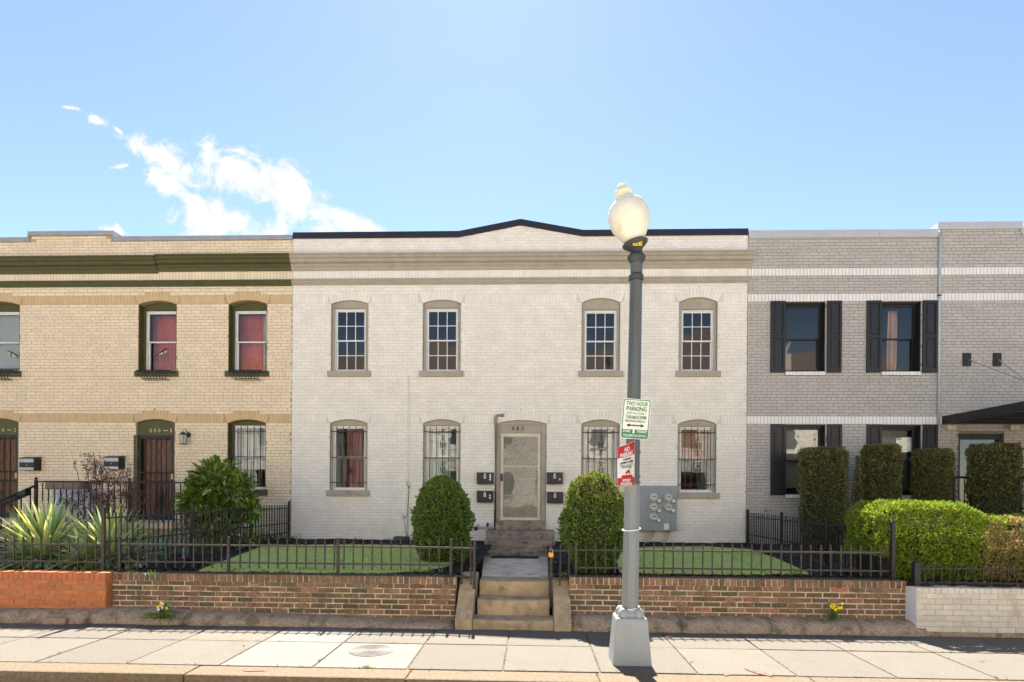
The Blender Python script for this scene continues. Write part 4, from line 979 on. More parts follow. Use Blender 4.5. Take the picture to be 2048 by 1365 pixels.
s = MB(); s.tube([(px_.x - .02, px_.y - .014, px_.z + .029), (px_.x - .02, px_.y - .014, px_.z + .062), (px_.x - .01, px_.y - .014, px_.z + .075), (px_.x + .01, px_.y - .014, px_.z + .075), (px_.x + .02, px_.y - .014, px_.z + .062), (px_.x + .02, px_.y - .014, px_.z + .029)], .006, 6); s.build('shackle', M['alu'], pl)

# ------------------------------------------------------------------ street lamp
bl, br = gd(1226, 1332.5), gd(1303.5, 1332.7); bc = Vector(((bl.x + br.x) / 2, bl.y + .195, 0)); bw = (br.x - bl.x) / 2
lamp = thing('street_lamp', 'grey octagonal street lamp post with tilted yellowed globe on the sidewalk', 'street lamp', bc)
def wz(py, Y=None): return at(1265, py, Y or bc.y).z
s = MB(); hb = wz(1238, bc.y - .16); k = .80
for z, f in ((-.01, 1.0), (.03, .99), (hb - .02, k + .01), (hb, k - .03)):
    s.v += [(bc.x - bw * f, bc.y - bw * f, z), (bc.x + bw * f, bc.y - bw * f, z), (bc.x + bw * f, bc.y + bw * f, z), (bc.x - bw * f, bc.y + bw * f, z)]
for r in range(3):
    for q in range(4): s.f.append((r * 4 + q, r * 4 + (q + 1) % 4, r * 4 + 4 + (q + 1) % 4, r * 4 + 4 + q))
s.f += [(12, 13, 14, 15), (3, 2, 1, 0)]; s.build('pedestal', M['pole_base'], lamp, bevel=.012)
LEAN = .0115
def lx(z): return bc.x + LEAN * (z - hb)
m_ = Matrix(((1, 0, LEAN), (0, 1, 0), (0, 0, 1)))
ztop = wz(517); r0, r1 = .0865, .0625
s = MB(); zsp = wz(968); rs_ = r0 + (r1 - r0) * (zsp - hb) / (ztop - hb)
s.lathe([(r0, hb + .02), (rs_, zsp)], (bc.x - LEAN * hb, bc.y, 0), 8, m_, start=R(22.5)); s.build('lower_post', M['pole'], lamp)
s = MB(); s.lathe([(rs_ - .003, zsp + .001), (r1, ztop)], (bc.x - LEAN * hb, bc.y, 0), 8, m_, start=R(22.5)); s.build('post', M['pole_shaded'], lamp)
s = MB()
for sx, sy in ((-1, -1), (1, -1), (-1, 1), (1, 1)):
    s.lathe([(.055, 0), (.06, .02), (.05, .06), (.03, .085), (.01, .09)], (bc.x + sx * .078, bc.y + sy * .078, hb - .002), 9)
s.lathe([(.12, 0), (.115, .035), (.098, .055), (.095, .08)], (bc.x, bc.y, hb - .002), 8, start=R(22.5)); s.build('foot_flange', M['pole_base'], lamp)
for z in (hb + .085, wz(1059)):
    s = MB(); pts = [(lx(z) + (r0 + .004) * math.cos(a), bc.y + (r0 + .004) * math.sin(a), z + .012 * math.sin(a + 1)) for a in [2 * math.pi * q / 16 for q in range(17)]]
    s.tube(pts, .006, 5, cap=False); s.build('string', M['white'], lamp)
for z in (wz(954), wz(966), wz(1042), wz(905)):
    rz_ = r0 + (r1 - r0) * (z - hb) / (ztop - hb); s = MB(); s.lathe([(rz_, -.014), (rz_ + .005, -.014), (rz_ + .005, .014), (rz_, .014)], (lx(z), bc.y, z), 8, start=R(22.5)); s.build('strap', M['pole'] if z < wz(968) else M['pole_shaded'], lamp)
s = MB(); s.lathe([(r1 + .002, -.05), (r1 + .012, -.045), (r1 + .014, 0), (r1 + .004, .02)], (lx(wz(553)), bc.y, wz(553)), 16)
s.lathe([(r1 - .002, -.03), (r1 + .018, .0), (r1 + .03, .025), (r1 + .028, .045), (r1 + .005, .07), (r1 - .01, .1)], (lx(wz(522)), bc.y, wz(522)), 20); s.build('capital', M['dark_iron'], lamp)
tl = Matrix.Rotation(R(-14.5), 3, 'Y') @ Matrix.Rotation(R(4), 3, 'X'); gc = Vector((lx(ztop) - .0, bc.y, wz(500)))
s = MB(); s.lathe([(.05, -.03), (.065, 0), (.10, .025), (.128, .05), (.132, .072), (.118, .078), (.095, .10)], gc, 24, tl); s.build('globe_holder', M['dark_iron'], lamp, smooth=False)
ZS = .835
def zs(P): return [(r_, .078 + (z_ - .078) * ZS) for r_, z_ in P]
s = MB(); prof = [(.098, .09), (.125, .13), (.165, .20), (.195, .28), (.208, .36), (.205, .43), (.188, .50), (.158, .555), (.120, .59), (.095, .605)]
s.lathe(zs(prof), gc, 32, tl); s.build('globe', M['globe'], lamp, smooth=True)
s = MB(); s.lathe(zs([(.112, .585), (.118, .60), (.105, .612), (.07, .618), (.06, .64), (.082, .665), (.092, .69), (.078, .715), (.05, .73), (.055, .75), (.044, .775), (.012, .785)]), gc, 24, tl); s.build('finial', M['globe'], lamp, smooth=True)
s = MB(); zt_ = wz(496); s.box(lx(zt_) - .055, lx(zt_) + .035, bc.y - .112, bc.y - .110, zt_ - .024, zt_ + .024); tgp = s.build('number_tag', mat('tag_yellow', (.85, .55, .01), .5, .05, 9), lamp)
text_mb('321', lx(zt_) - .01, zt_, .075, .034, bc.y - .1125).build('tag_number', M['black'], tgp)

# ------------------------------------------------------------------ signs on the lamp post
def rounded(w, h, r, n=5):
    P = []
    for cx, cz, a0 in ((w / 2 - r, -h / 2 + r, -90), (w / 2 - r, h / 2 - r, 0), (-w / 2 + r, h / 2 - r, 90), (-w / 2 + r, -h / 2 + r, 180)):
        for k in range(n + 1): a = R(a0 + 90 * k / n); P.append((cx + r * math.cos(a), cz + r * math.sin(a)))
    return P
YS = bc.y - .10; p0 = at(1271.5, 838.5, YS); SW, SH = .278, .402
sg = thing('parking_sign', 'green and white two hour parking sign on the lamp post', 'sign', p0); sg.rotation_euler = (0, R(4.2), R(-3))
def schild(mb, nm, m, par=None):
    me = unit(mb, nm, m); o = bpy.data.objects.new(nm, me); COL.objects.link(o); o.parent = par or sg; return o
b = MB(); b.prism(rounded(SW, SH, .028), -.002, .001); pt = schild(b, 'plate', M['sign_white'])
b = MB(); P1, P2 = rounded(SW - .012, SH - .012, .024), rounded(SW - .030, SH - .030, .017)
for k in range(len(P1)):
    a, c, d, e = P1[k], P1[(k + 1) % len(P1)], P2[(k + 1) % len(P2)], P2[k]; b.quad((a[0], -.003, a[1]), (c[0], -.003, c[1]), (d[0], -.003, d[1]), (e[0], -.003, e[1]))
b.quad((-SW / 2 + .0145, -.0034, -SH / 2 + .014), (SW / 2 - .0145, -.0034, -SH / 2 + .014), (SW / 2 - .0145, -.0034, -SH / 2 + .095), (-SW / 2 + .0145, -.0034, -SH / 2 + .095)); schild(b, 'green_border', M['sign_green'])
for body, z, w, h, m, bo in (('TWO HOUR', .152, .215, .042, 'sign_green', .01), ('PARKING', .101, .20, .044, 'sign_green', .02), ('LIMIT IN ZONE 1', .056, .19, .021, 'sign_green', 0), ('7:00AM-8:30PM', .016, .205, .036, 'sign_green', .01),
                             ('MONDAY-FRIDAY', -.024, .205, .022, 'sign_green', .01), ('ZONE', -.125, .072, .025, 'sign_white', .01), ('PERMIT', -.125, .098, .025, 'sign_white', .01), ('1', -.125, .018, .040, 'sign_white', .03), ('HOLDERS EXCEPTED', -.168, .228, .022, 'sign_white', .01)):
    cx = {'ZONE': -.083, 'PERMIT': .074, '1': -.012}.get(body, 0)
    schild(text_mb(body, cx, z, w, h, -.0045, bold=bo), 'lettering', M[m])
b = MB(); b.prism([(-.09, -.066), (-.055, -.084), (-.055, -.072), (.055, -.072), (.055, -.084), (.09, -.066), (.055, -.048), (.055, -.060), (-.055, -.060), (-.055, -.048)], -.0055, -.004); schild(b, 'arrow', M['sign_black'])
b = MB()
for z in (.165, -.06, .0): b.lathe([(.006, 0), (.005, .003), (.001, .005)], (0, -.0045, z), 8, Matrix.Rotation(R(90), 3, 'X'))
schild(b, 'bolt', M['alu'])
b = MB(); b.box(-.02, .02, .0012, .06, -.1, -.07); b.box(-.02, .02, .0012, .06, .09, .12); schild(b, 'bracket', M['alu'])
# bent red sign
RW, RH = .30, .40; CX = .30
pr = at(1234.5, 973, YS + .06); rs = thing('no_parking_sign', 'bent red and white no parking street sweeping sign below the green one', 'sign', (pr.x, pr.y, pr.z))
NB = 24; tab = [(0, 0)]
for k in range(NB):
    a = R(50 + 30 * ((k + .5) / NB) ** 1.1); tab.append((tab[-1][0] + math.cos(a) * RW / NB, tab[-1][1] - math.sin(a) * RW / NB))
def bend(x, y, z):
    s_ = min(RW * .9999, max(0, x)); i = int(s_ / RW * NB); f = s_ / RW * NB - i
    px = tab[i][0] + (tab[i + 1][0] - tab[i][0]) * f; py = tab[i][1] + (tab[i + 1][1] - tab[i][1]) * f
    dx, dy = tab[i + 1][0] - tab[i][0], tab[i + 1][1] - tab[i][1]; l_ = math.hypot(dx, dy); nx, ny = -dy / l_, dx / l_
    up = (x / RW) ** 1.3 * z / RH
    return (px - nx * (-y), py - ny * (-y), z + .045 * up)
def strip(z0, z1, y, m, nm, x0=0, x1=RW, rad=0):
    b = MB(); n = 20; J = 4
    for j in range(J + 1):
        for i in range(n + 1): b.v.append(bend(x0 + (x1 - x0) * i / n, y, z0 + (z1 - z0) * j / J))
    for j in range(J):
        for i in range(n): a = j * (n + 1) + i; b.f.append((a, a + 1, a + n + 2, a + n + 1))
    return schild(b, nm, M[m], rs)
strip(.0, RH, 0, 'sign_white', 'plate'); strip(RH * .70, RH - .004, -.0015, 'sign_red', 'red_panel', .004, RW - .004); strip(.004, RH * .205, -.0015, 'sign_red', 'red_panel', .004, RW - .004)
strip(0, RH, .0015, 'alu', 'back')
for body, cx, z, w, h, m, bo in (('NO', .15, .352, .085, .045, 'sign_white', .03), ('PARKING', .15, .303, .22, .042, 'sign_white', .03), ('TUESDAY', .15, .258, .14, .02, 'sign_black', .02), ('12:30PM TO 2:30PM', .15, .226, .22, .022, 'sign_black', .02), ('MARCH 1 THRU OCT 31', .15, .198, .22, .014, 'sign_black', 0), ('EXCEPT HOLIDAYS', .15, .18, .16, .012, 'sign_black', 0),
                                 ('TOW AWAY', .17, .093, .13, .014, 'sign_white', .01), ('STREET', .15, .055, .15, .026, 'sign_white', .03), ('SWEEPING', .15, .022, .2, .026, 'sign_white', .03)):
    mbt = text_mb(body, cx, z, w, h, -.0028, bold=bo, depth=.001); mbt.v = [bend(*v) for v in mbt.v]; schild(mbt, 'lettering', M[m], rs)
def flat(pts, y, m, nm): b = MB(); b.poly([bend(x, y, z) for x, z in pts]); schild(b, nm, M[m], rs)
flat([(.05, .093), (.09, .075), (.09, .083), (.25, .083), (.25, .104), (.09, .104), (.09, .111)], -.002, 'sign_red', 'arrow')
flat([(.12, .125), (.20, .125), (.20, .135), (.185, .155), (.16, .158), (.15, .145), (.12, .140)], -.002, 'sign_red', 'truck_pictogram'); flat([(.19, .158), (.20, .156), (.225, .175), (.22, .18)], -.002, 'sign_black', 'truck_pictogram')
for cx in (.14, .19): flat([(cx + .009 * math.cos(R(a)), .124 + .009 * math.sin(R(a))) for a in range(0, 360, 40)], -.0025, 'sign_black', 'truck_wheel')
b = MB(); b.tube([(bend(.1, .002, .33)[0], bend(.1, .002, .33)[1], .33), (.06, .10, .33)], .01, 5); b.tube([(bend(.1, .002, .06)[0], bend(.1, .002, .06)[1], .06), (.06, .10, .06)], .01, 5); schild(b, 'bracket', M['alu'], rs)

# ------------------------------------------------------------------ fittings on the house fronts
def mailbox(px0, px1, py0, py1, num, label, marks, side='l'):
    m = (px0 + px1) / 2; c = at(m, (py0 + py1) / 2, YF); w = (at(px1, py0, YF).x - at(px0, py0, YF).x) * .99; h = fz(m, py0) - fz(m, py1); z0 = fz(m, py1)
    t = thing('mailbox', label, 'mailbox', (c.x, YF - .09, z0), 'black mailboxes beside the mesh door')
    y1 = YF - .0085; y0 = y1 - .12
    b = MB(); b.prism([(c.x - w / 2, z0 + .01), (c.x + w / 2, z0 + .01), (c.x + w / 2, z0 + h - .02), (c.x - w / 2, z0 + h - .02)], y0, y1); b.build('box', M['black'], t, bevel=.006)
    b = MB(); b.box(c.x - w / 2 - .004, c.x + w / 2 + .004, y0 - .012, y1, z0 + h - .018, z0 + h); b.box(c.x - w / 2 - .002, c.x + w / 2 + .002, y0 - .010, y0 - .0015, z0 + h * .28, z0 + h - .019); b.build('lid', M['black'], t, bevel=.003)
    b = MB(); b.box(c.x - .028, c.x + .022, y0 - .0135, y0 - .0105, z0 + h * .50, z0 + h * .80); pl = b.build('number_plate', M['sign_white'], t)
    text_mb(num, c.x - .003, z0 + h * .65, .03 if num != '1' else .014, .06, y0 - .0138, bold=.02).build('number', M['black'], pl)
    b = MB(); b.lathe([(.016, 0), (.014, .004), (.002, .006)], (c.x - .003, y0 - .0105, z0 + h * .88), 10, Matrix.Rotation(R(90), 3, 'X')); b.build('sticker', M['white'], t)
    for k in range(3):
        b = MB(); zz = z0 + h * (.80 - k * .19); b.box(c.x + w * .26, c.x + w * .36, y0 - .0125, y0 - .0105, zz - .018, zz + .018); b.build('slot', M['sign_white'] if marks[k] else M['dark_iron'], t)
mailbox(954.5, 987.7, 945.8, 970, '3', 'black mailbox numbered 3, upper one left of the mesh door', (1, 1, 1))
mailbox(954.7, 987, 982, 1006.5, '1', 'black mailbox numbered 1, lower one left of the mesh door', (0, 1, 1))
mailbox(1093.3, 1125, 945.6, 969.7, '4', 'black mailbox numbered 4, upper one right of the mesh door', (0, 0, 1))
mailbox(1093.7, 1126, 984, 1008, '2', 'black mailbox numbered 2, lower one right of the mesh door', (0, 0, 0))
def mailbox_y(px0, px1, py0, py1, num, label):
    m = (px0 + px1) / 2; c = at(m, (py0 + py1) / 2, YF - .2); x0 = at(px0, 920, YF - .2).x; x1 = x0 + .34; z0 = at(m, py1, YF - .2).z; z1 = at(m, py0, YF - .2).z
    t = thing('mailbox', label, 'mailbox', ((x0 + x1) / 2, YF - .1, z0), 'silver fronted mailboxes of the yellow house'); y0, y1 = YF - .21, YF - .009
    b = MB(); b.box(x0, x1, y0, y1, z0, z1 - .05); b.build('box', M['black'], t, bevel=.004)
    b = MB(); P = [(y0 - .012, z1 - .052), (y1, z1 - .02), (y1, z1), (y0 - .012, z1 - .036)]; b.extr(P, x0 - .012, x1 + .012); b.build('lid', M['black'], t)
    b = MB(); b.box(x0 + .01, x1 - .01, y0 - .006, y0 - .0005, z1 - .135, z1 - .058); b.box(x0 + .01, x1 - .01, y0 - .006, y0 - .0005, z0 + .008, z0 + .06); b.build('silver_band', M['alu'], t)
    text_mb(num, (x0 + x1) / 2, z0 + .12, .03 if num == '2' else .014, .045, y0 - .001).build('number', M['brass'], t)
mailbox_y(39, 86, 913, 941, '2', 'silver and black mailbox next to the door at the left edge'); mailbox_y(208, 255, 911, 939, '1', 'silver and black mailbox numbered 1 left of the carved door')
# wall lantern
c = at(366, 875, YF - .14); t = thing('wall_lantern', 'grey carriage lantern on the yellow wall beside the carved door', 'lamp', (c.x, YF - .01, c.z))
b = MB(); b.lathe([(.055, 0), (.055, .015), (.03, .025)], (c.x + .05, YF - .01, c.z + .07), 10, Matrix.Rotation(R(90), 3, 'X')); b.tube([(c.x + .05, YF - .03, c.z + .07), (c.x + .05, YF - .09, c.z + .14), (c.x + .03, YF - .13, c.z + .19), (c.x - .005, YF - .14, c.z + .175), (c.x, YF - .14, c.z + .12)], .008, 6); b.build('bracket', M['dark_iron'], t)
b = MB(); b.lathe([(.02, .12), (.05, .10), (.085, .06), (.09, .05)], c, 6); b.lathe([(.085, -.155), (.085, -.14), (.07, -.135)], c, 6); b.build('cap', M['dark_iron'], t)
b = MB(); b.lathe([(.06, -.135), (.082, .05)], c, 6); b.build('lantern_glass', mat('frosted_glass', (.5, .48, .42), .3, .05, 9), t)
b = MB()
for q in range(6):
    a = q * math.pi / 3; b.tube([(c.x + .063 * math.cos(a), c.y + .063 * math.sin(a), c.z - .136), (c.x + .085 * math.cos(a), c.y + .085 * math.sin(a), c.z + .05)], .005, 4)
b.build('cage', M['dark_iron'], t)
# pipes and conduits
t = thing('vent_pipe', 'taupe painted pipe with elbow running up beside the mesh door', 'pipe', (fx(991, 950), YF - .03, fz(991, 1056)))
xp = fx(991, 950); b = MB(); b.tube([(xp, YF - .04, fz(991, 1058)), (xp, YF - .04, fz(991, 838)), (xp + .012, YF - .04, fz(991, 833)), (xp + .04, YF - .04, fz(991, 831.5)), (fx(1008, 832), YF - .04, fz(1000, 831.5))], .029, 10); b.build('pipe', M['taupe_pipe'], t, smooth=True)
b = MB(); b.lathe([(.036, -.05), (.038, 0), (.036, .05)], (xp, YF - .04, fz(991, 841)), 10); b.lathe([(.036, -.03), (.038, 0), (.036, .03)], (fx(1005, 832), YF - .04, fz(1005, 831.5)), 10, Matrix.Rotation(R(90), 3, 'Y')); b.build('coupling', M['taupe_pipe'], t)
xq = fx(817, 900); b = MB(); b.tube([(xq, YF - .02, fz(817, 752)), (xq, YF - .02, fz(817, 1078))], .013, 8); t = b.build('cable_conduit', M['white_brick'], smooth=True); tag(t, 'thin white cable conduit running down the white wall', 'conduit')
for py in (778, 833, 880, 930): 
    b = MB(); zz = fz(817, py); b.box(xq - .018, xq + .018, YF - .036, YF - .008, zz - .012, zz + .012); b.build('clip', M['white_brick'], t)
b = MB(); A_ = lambda px, py: (fx(px, py), YF - .04, fz(px, py))
b.tube([A_(814, 963), A_(815, 970), A_(819, 977), A_(819, 985), A_(817, 1005), A_(816, 1030), A_(812, 1035), A_(806.5, 1036), A_(805, 1031), A_(809, 1030), A_(812, 1034), A_(808, 1039), A_(811, 1050), A_(812, 1062), A_(816, 1074)], .006, 5); b.tube([A_(819, 977), A_(821.5, 970), A_(820, 964)], .006, 5); tag(b.build('loose_cable', M['black']), 'loose black cable curling down beside the white conduit', 'cable')
t = thing('gas_fitting', 'small grey gas pipe fitting beside the house steps', 'pipe fitting', (fx(960, 1055), YF - .1, fz(960, 1060)))
b = MB(); z = fz(960, 1055); b.tube([(fx(944, 1055), YF - .1, z), (fx(990, 1055), YF - .1, z)], .016, 8); b.tube([(fx(956, 1055), YF - .1, z - .05), (fx(956, 1055), YF - .1, z + .08)], .022, 8); b.build('pipe', M['alu'], t)
b = MB(); b.lathe([(.02, -.05), (.045, -.03), (.045, .02), (.02, .05)], (fx(953, 1057), YF - .13, z - .02), 10, Matrix.Rotation(R(70), 3, 'X')); b.lathe([(.015, 0), (.03, .03), (.03, .06), (.005, .09)], (fx(976, 1050), YF - .11, z + .02), 8); b.build('regulator', M['rust_iron'], t)
b = MB(); xq = fx(1876, 650); b.tube([(xq, YF - .035, fz(1876, 462)), (xq, YF - .035, fz(1876, 850))], .022, 8); t = b.build('wall_conduit', mat('galvanised_pipe', (.50, .56, .58), .4, .08, 6), smooth=True); tag(t, 'pale galvanised conduit running down the grey brick wall', 'conduit')
b = MB(); b.box(xq - .03, xq + .03, YF - .06, YF - .008, fz(1876, 594), fz(1876, 591)); b.build('clip', M['dark_iron'], t)
# meter panel
c0, c1 = fx(1252, 1015), fx(1349, 1015); z0, z1 = fz(1310, 1061), fz(1310, 972)
t = thing('meter_panel', 'grey electric meter cabinet with five round meters on the white wall', 'electric meter', ((c0 + c1) / 2, YF - .1, z0)); y1 = YF - .0085; y0 = y1 - .2
b = MB(); b.box(c0, c1, y0, y1, z0, z1); b.build('cabinet', M['box_grey'], t, bevel=.006)
def mx_(zx): return fx(1240 + zx / 9.1, 1015)
def mz_(zz): return fz(1310, 960 + zz / 9.1)
for a, b_ in ((475, 640), (645, 735), (740, 893), (897, 985)):
    q = MB(); q.box(mx_(a) + .006, mx_(b_) - .004, y0 - .008, y0 - .0005, z0 + .02, z1 - (.09 if b_ - a > 100 else .015)); q.build('cover_panel', M['box_grey'], t, bevel=.002)
for zx, zz in ((570, 325), (570, 500), (570, 675), (828, 325), (828, 505)):
    q = MB(); q.lathe([(.092, 0), (.095, .02), (.082, .03), (.08, .06), (.07, .085), (.03, .095)], (mx_(zx), y0 - .008, mz_(zz)), 20, Matrix.Rotation(R(90), 3, 'X')); mt = q.build('meter', M['meter'], t)
    q = MB(); q.box(mx_(zx) - .045, mx_(zx) + .045, y0 - .107, y0 - .1035, mz_(zz) + .01, mz_(zz) + .03); q.build('meter_dial', M['dark_iron'], mt)
for zx, zz in ((672, 380), (672, 555), (668, 730), (930, 383), (925, 557)):
    q = MB(); q.box(mx_(zx) - .035, mx_(zx) + .035, y0 - .03, y0 - .0085, mz_(zz) - .05, mz_(zz) + .05); br_ = q.build('breaker', M['black'], t)
    q = MB(); q.box(mx_(zx) - .031, mx_(zx) + .031, y0 - .034, y0 - .0305, mz_(zz) - .035, mz_(zz) + .042); q.build('breaker_cover', M['sign_white'], br_)
q = MB(); q.box(mx_(765), mx_(853), y0 - .0115, y0 - .0085, mz_(895), mz_(785)); q.build('paper_label', M['sign_white'], t)
for zx, dx in ((490, -.06), (545, -.12), (610, -.15), (835, -.10), (890, -.14)):
    q = MB(); x = mx_(zx); q.tube([(x, y0 + .1, z0), (x - .01, y0 + .08, z0 - .07), (x + dx * .5, y0 + .05, z0 - .16), (x + dx, y0 + .0, z0 - .25)], .018, 7); q.build('conduit_pipe', M['pvc'], t, smooth=True)
q = MB(); q.box(fx(1243, 1000), fx(1251, 1000), YF - .10, YF - .009, z0 - .0, fz(1248, 985)); tag(q.build('junction_box', M['box_grey'], bevel=.004), 'narrow grey junction box left of the meter cabinet', 'junction box')
# canopy of the grey house
zc = fz(1900, 849); X0 = at(1883, 845, YF).x; X1 = X0 + 3.2; YO_ = 10.2
t = thing('canopy', 'black framed glass door canopy hung on rods at the right edge', 'canopy', (X0, YF, zc)); b = MB()
b.box(X0, X0 + .09, YO_, YF - .009, zc, zc + .16); b.box(X1 - .09, X1, YO_, YF - .009, zc, zc + .16); b.box(X0 + .09, X1 - .09, YO_, YO_ + .09, zc, zc + .16); b.box(X0 + .09, X1 - .09, YF - .1, YF - .009, zc, zc + .16); b.build('frame', M['black'], t)
for yy in (11.2, 12.1):
    q = MB(); q.box(X0 + .09, X1 - .09, yy, yy + .05, zc + .03, zc + .13); q.build('beam', M['black'], t)
q = MB(); q.box(X0 + 1.5, X0 + 1.55, YO_ + .09, YF - .1, zc + .14, zc + .155); q.build('beam', M['black'], t)
q = MB(); q.box(X0 + .01, X1 - .01, YO_ + .01, YF - .01, zc + .162, zc + .172); q.build('panel', mat('tan_soffit', (.30, .27, .23), .7, .08, 3), t)
for px, ypos in ((1932.5, 10.6), (1993, 11.6)):
    a = at(px, 720, YF); q = MB(); w = .085; q.box(a.x - w, a.x + w, YF - .025, YF - .0085, a.z - .14, a.z + .14); p = q.build('anchor_plate', M['black'], t)
    q = MB()
    for dz in (-.07, 0, .07): q.lathe([(.016, 0), (.016, .015), (.005, .018)], (a.x, YF - .0255, a.z + dz), 6, Matrix.Rotation(R(90), 3, 'X'))
    q.build('anchor_bolt', M['dark_iron'], p)
    q = MB(); q.tube([(a.x + .01, YF - .03, a.z), (X0 + .5 if px < 1950 else a.x + .06, ypos, zc + .17)], .008, 6); q.build('rod', M['alu'], t)
for px, lab in ((1900, 'small cream floodlight under the left end of the canopy'), (2026, 'small cream floodlight above the house number on the grey wall')):
    c = at(px, 854, YF - .08); t = thing('floodlight', lab, 'floodlight', (c.x, YF - .02, c.z)); b = MB(); b.box(c.x - .06, c.x + .06, YF - .05, YF - .009, c.z - .03, c.z + .03); b.build('housing', M['white'], t, bevel=.01)
    for s_ in (-1, 1):
        b = MB(); b.lathe([(.025, 0), (.055, .05), (.06, .09), (.05, .095)], (c.x + s_ * .045, YF - .05, c.z - .005), 10, Matrix.Rotation(R(100), 3, 'X')); b.build('lamp_head', mat('cream_lens', (.6, .5, .33), .4, .1, 9), t)
t = thing('stair_railing', 'black rounded stair railing before the glass door', 'railing', (at(1910, 1000, 11.9).x, 11.9, .6))
for k, yy in enumerate((11.9,)):
    a, b_ = at(1908, 955, yy), at(1950, 955, yy); q = MB(); q.tube([(a.x, yy, .6), (a.x, yy, a.z - .05), (a.x + .02, yy, a.z - .01), (a.x + .06, yy, a.z), (b_.x + .3, yy + .3, a.z)], .022, 8); q.build('handrail', M['black'], t)
    for j in range(4): q = MB(); q.box(b_.x - .16 + j * .11, b_.x - .145 + j * .11, yy + .05, yy + .065, .6, a.z - .02); q.build('baluster', M['black'], t)
t = thing('stair_railing', 'black stair railing cut off by the right edge of the photo', 'railing', (at(2044, 1000, 11.5).x, 11.5, .6)); a = at(2040, 955, 11.5); q = MB(); q.tube([(a.x, 11.5, .6), (a.x, 11.5, a.z - .03), (a.x + .05, 11.5, a.z), (a.x + 1, 11.5, a.z)], .022, 8); q.tube([(a.x, 11.5, 1.5), (a.x + .8, 11.5, 1.2)], .018, 6); q.build('handrail', M['black'], t)
c = at(1531, 1020, YF - .05); t = b = MB(); b.lathe([(.03, 0), (.045, .02), (.03, .06), (.01, .08)], (c.x, YF - .05, c.z), 10, Matrix.Rotation(R(90), 3, 'X')); tag(b.build('wall_tap', M['brass']), 'small brass hose tap low on the grey brick wall', 'tap')

# ------------------------------------------------------------------ yellow house porch
pz = YD[1]['z0'] - .02; xa, xb = -13.5, at(392, 1050, 12.0).x
t = thing('porch', 'concrete porch landing in front of the yellow house doors', 'porch', ((xa + xb) / 2, 12.4, .6))
b = MB(); b.box(xa, xb - .45, 11.95, YF - .01, pz - .12, pz); b.build('landing', M['path'], t, bevel=.01)
b = MB(); b.box(xa + .05, xb - .5, 12.0, YF - .01, .55, pz - .121); b.build('base_wall', M['step_dark'], t)
step(t, xb - .46, xb, 11.95, 12.9, .5, pz - .17, M['step_dark'], .004); step(t, xb - .2, xb + .35, 11.9, 12.9, .5, pz - .32, M['step_dark'], .004)
YR = 11.98; t = thing('porch_railing', 'black iron railing with scroll ornaments on the porch', 'railing', (at(72, 1000, YR).x, YR, pz)); zr = at(150, 964, YR).z
x0, x1 = at(72, 1000, YR).x, at(372, 1000, YR).x
q = MB(); q.box(x0, x1, YR - .015, YR + .015, zr - .014, zr + .014); q.box(x0, x1, YR - .01, YR + .01, pz + .06, pz + .08); q.build('rail', M['iron'], t)
pm = MB(); pm.box(-.0085, .0085, -.0085, .0085, 0, zr - pz - .03); pm = unit(pm, 'baluster', M['iron']); x = x0 + .14
while x < x1 - .05: inst(pm, 'baluster', t, (x, YR, pz + .01)); x += .126
for px in (72, 259, 372):
    x = at(px, 1000, YR).x; q = MB(); q.box(x - .025, x + .025, YR - .025, YR + .025, pz - .05, zr + .03); q.lathe([(.012, 0), (.03, .02), (.032, .04), (.01, .06)], (x, YR, zr + .03), 8); q.build('post', M['iron'], t)
for px in (125, 325): q = MB(); scrollwork(q, at(px, 1000, YR).x, at(px, 1003, YR).z, YR - .02, 1.0); q.build('scroll', M['iron'], t)
a, b_ = at(70, 972, YR), at(-30, 1016, 10.6); t = thing('stair_handrail', 'sloping black handrail of the porch stairs at the left edge', 'railing', (b_.x, 10.6, .6)); q = MB(); q.tube([(a.x, YR, a.z), (b_.x, 10.6, b_.z)], .024, 6)
q.tube([(a.x, YR, a.z - .6), (b_.x, 10.6, b_.z - .5)], .014, 5); q.build('handrail', M['iron'], t)
for k in range(5):
    f = (k + .5) / 5; p = a.lerp(b_, f); q = MB(); q.box(p.x - .009, p.x + .009, p.y - .009, p.y + .009, p.z - .6 + .1 * f, p.z); q.build('baluster', M['iron'], t)
c0 = at(14, 1006, 11.5); c1 = at(62, 984, 11.5); t = MB(); P = [Vector((c0.x, 11.46, c0.z - .04)), Vector((c1.x, 11.46, c1.z - .06)), Vector((c1.x, 11.46, c1.z + .06)), Vector((c0.x, 11.46, c0.z + .02))]
t.prism([(p.x, p.z) for p in P], 11.36, 11.5); tag(t.build('rail_planter', M['black'], bevel=.008), 'black plastic trough hung on the sloping stair handrail', 'planter')
a = at(121, 962, 12.1); c = at(196, 980, 12.1); q = MB(); q.box(a.x, c.x, 11.70, 11.95, c.z, a.z - .01); q = q.build('flower_box', mat('grey_flower_box', (.16, .125, .10), .8, .15, 6), bevel=.02); tag(q, 'grey brown flower box on the porch railing', 'planter')
b = MB(); b.box(a.x - .01, c.x + .01, 11.69, 11.96, a.z - .035, a.z - .005); b.build('rim', M['twig'], q)
for k in range(4): b = MB(); w = (c.x - a.x) / 4; b.box(a.x + w * k + .02, a.x + w * (k + 1) - .02, 11.688, 11.6995, c.z + .03, a.z - .045); b.build('front_panel', mat('flower_box_panel', (.19, .15, .125), .8, .1, 6), q)
a = at(118, 981, 12.7); c = at(190, 1004, 12.7); q = MB(); q.box(a.x, c.x, 12.5, 12.85, pz, a.z); q = q.build('storage_box', mat('pale_blue_plastic', (.52, .56, .62), .5, .05, 6), bevel=.02); tag(q, 'pale blue plastic box on the porch behind the railing', 'storage box')
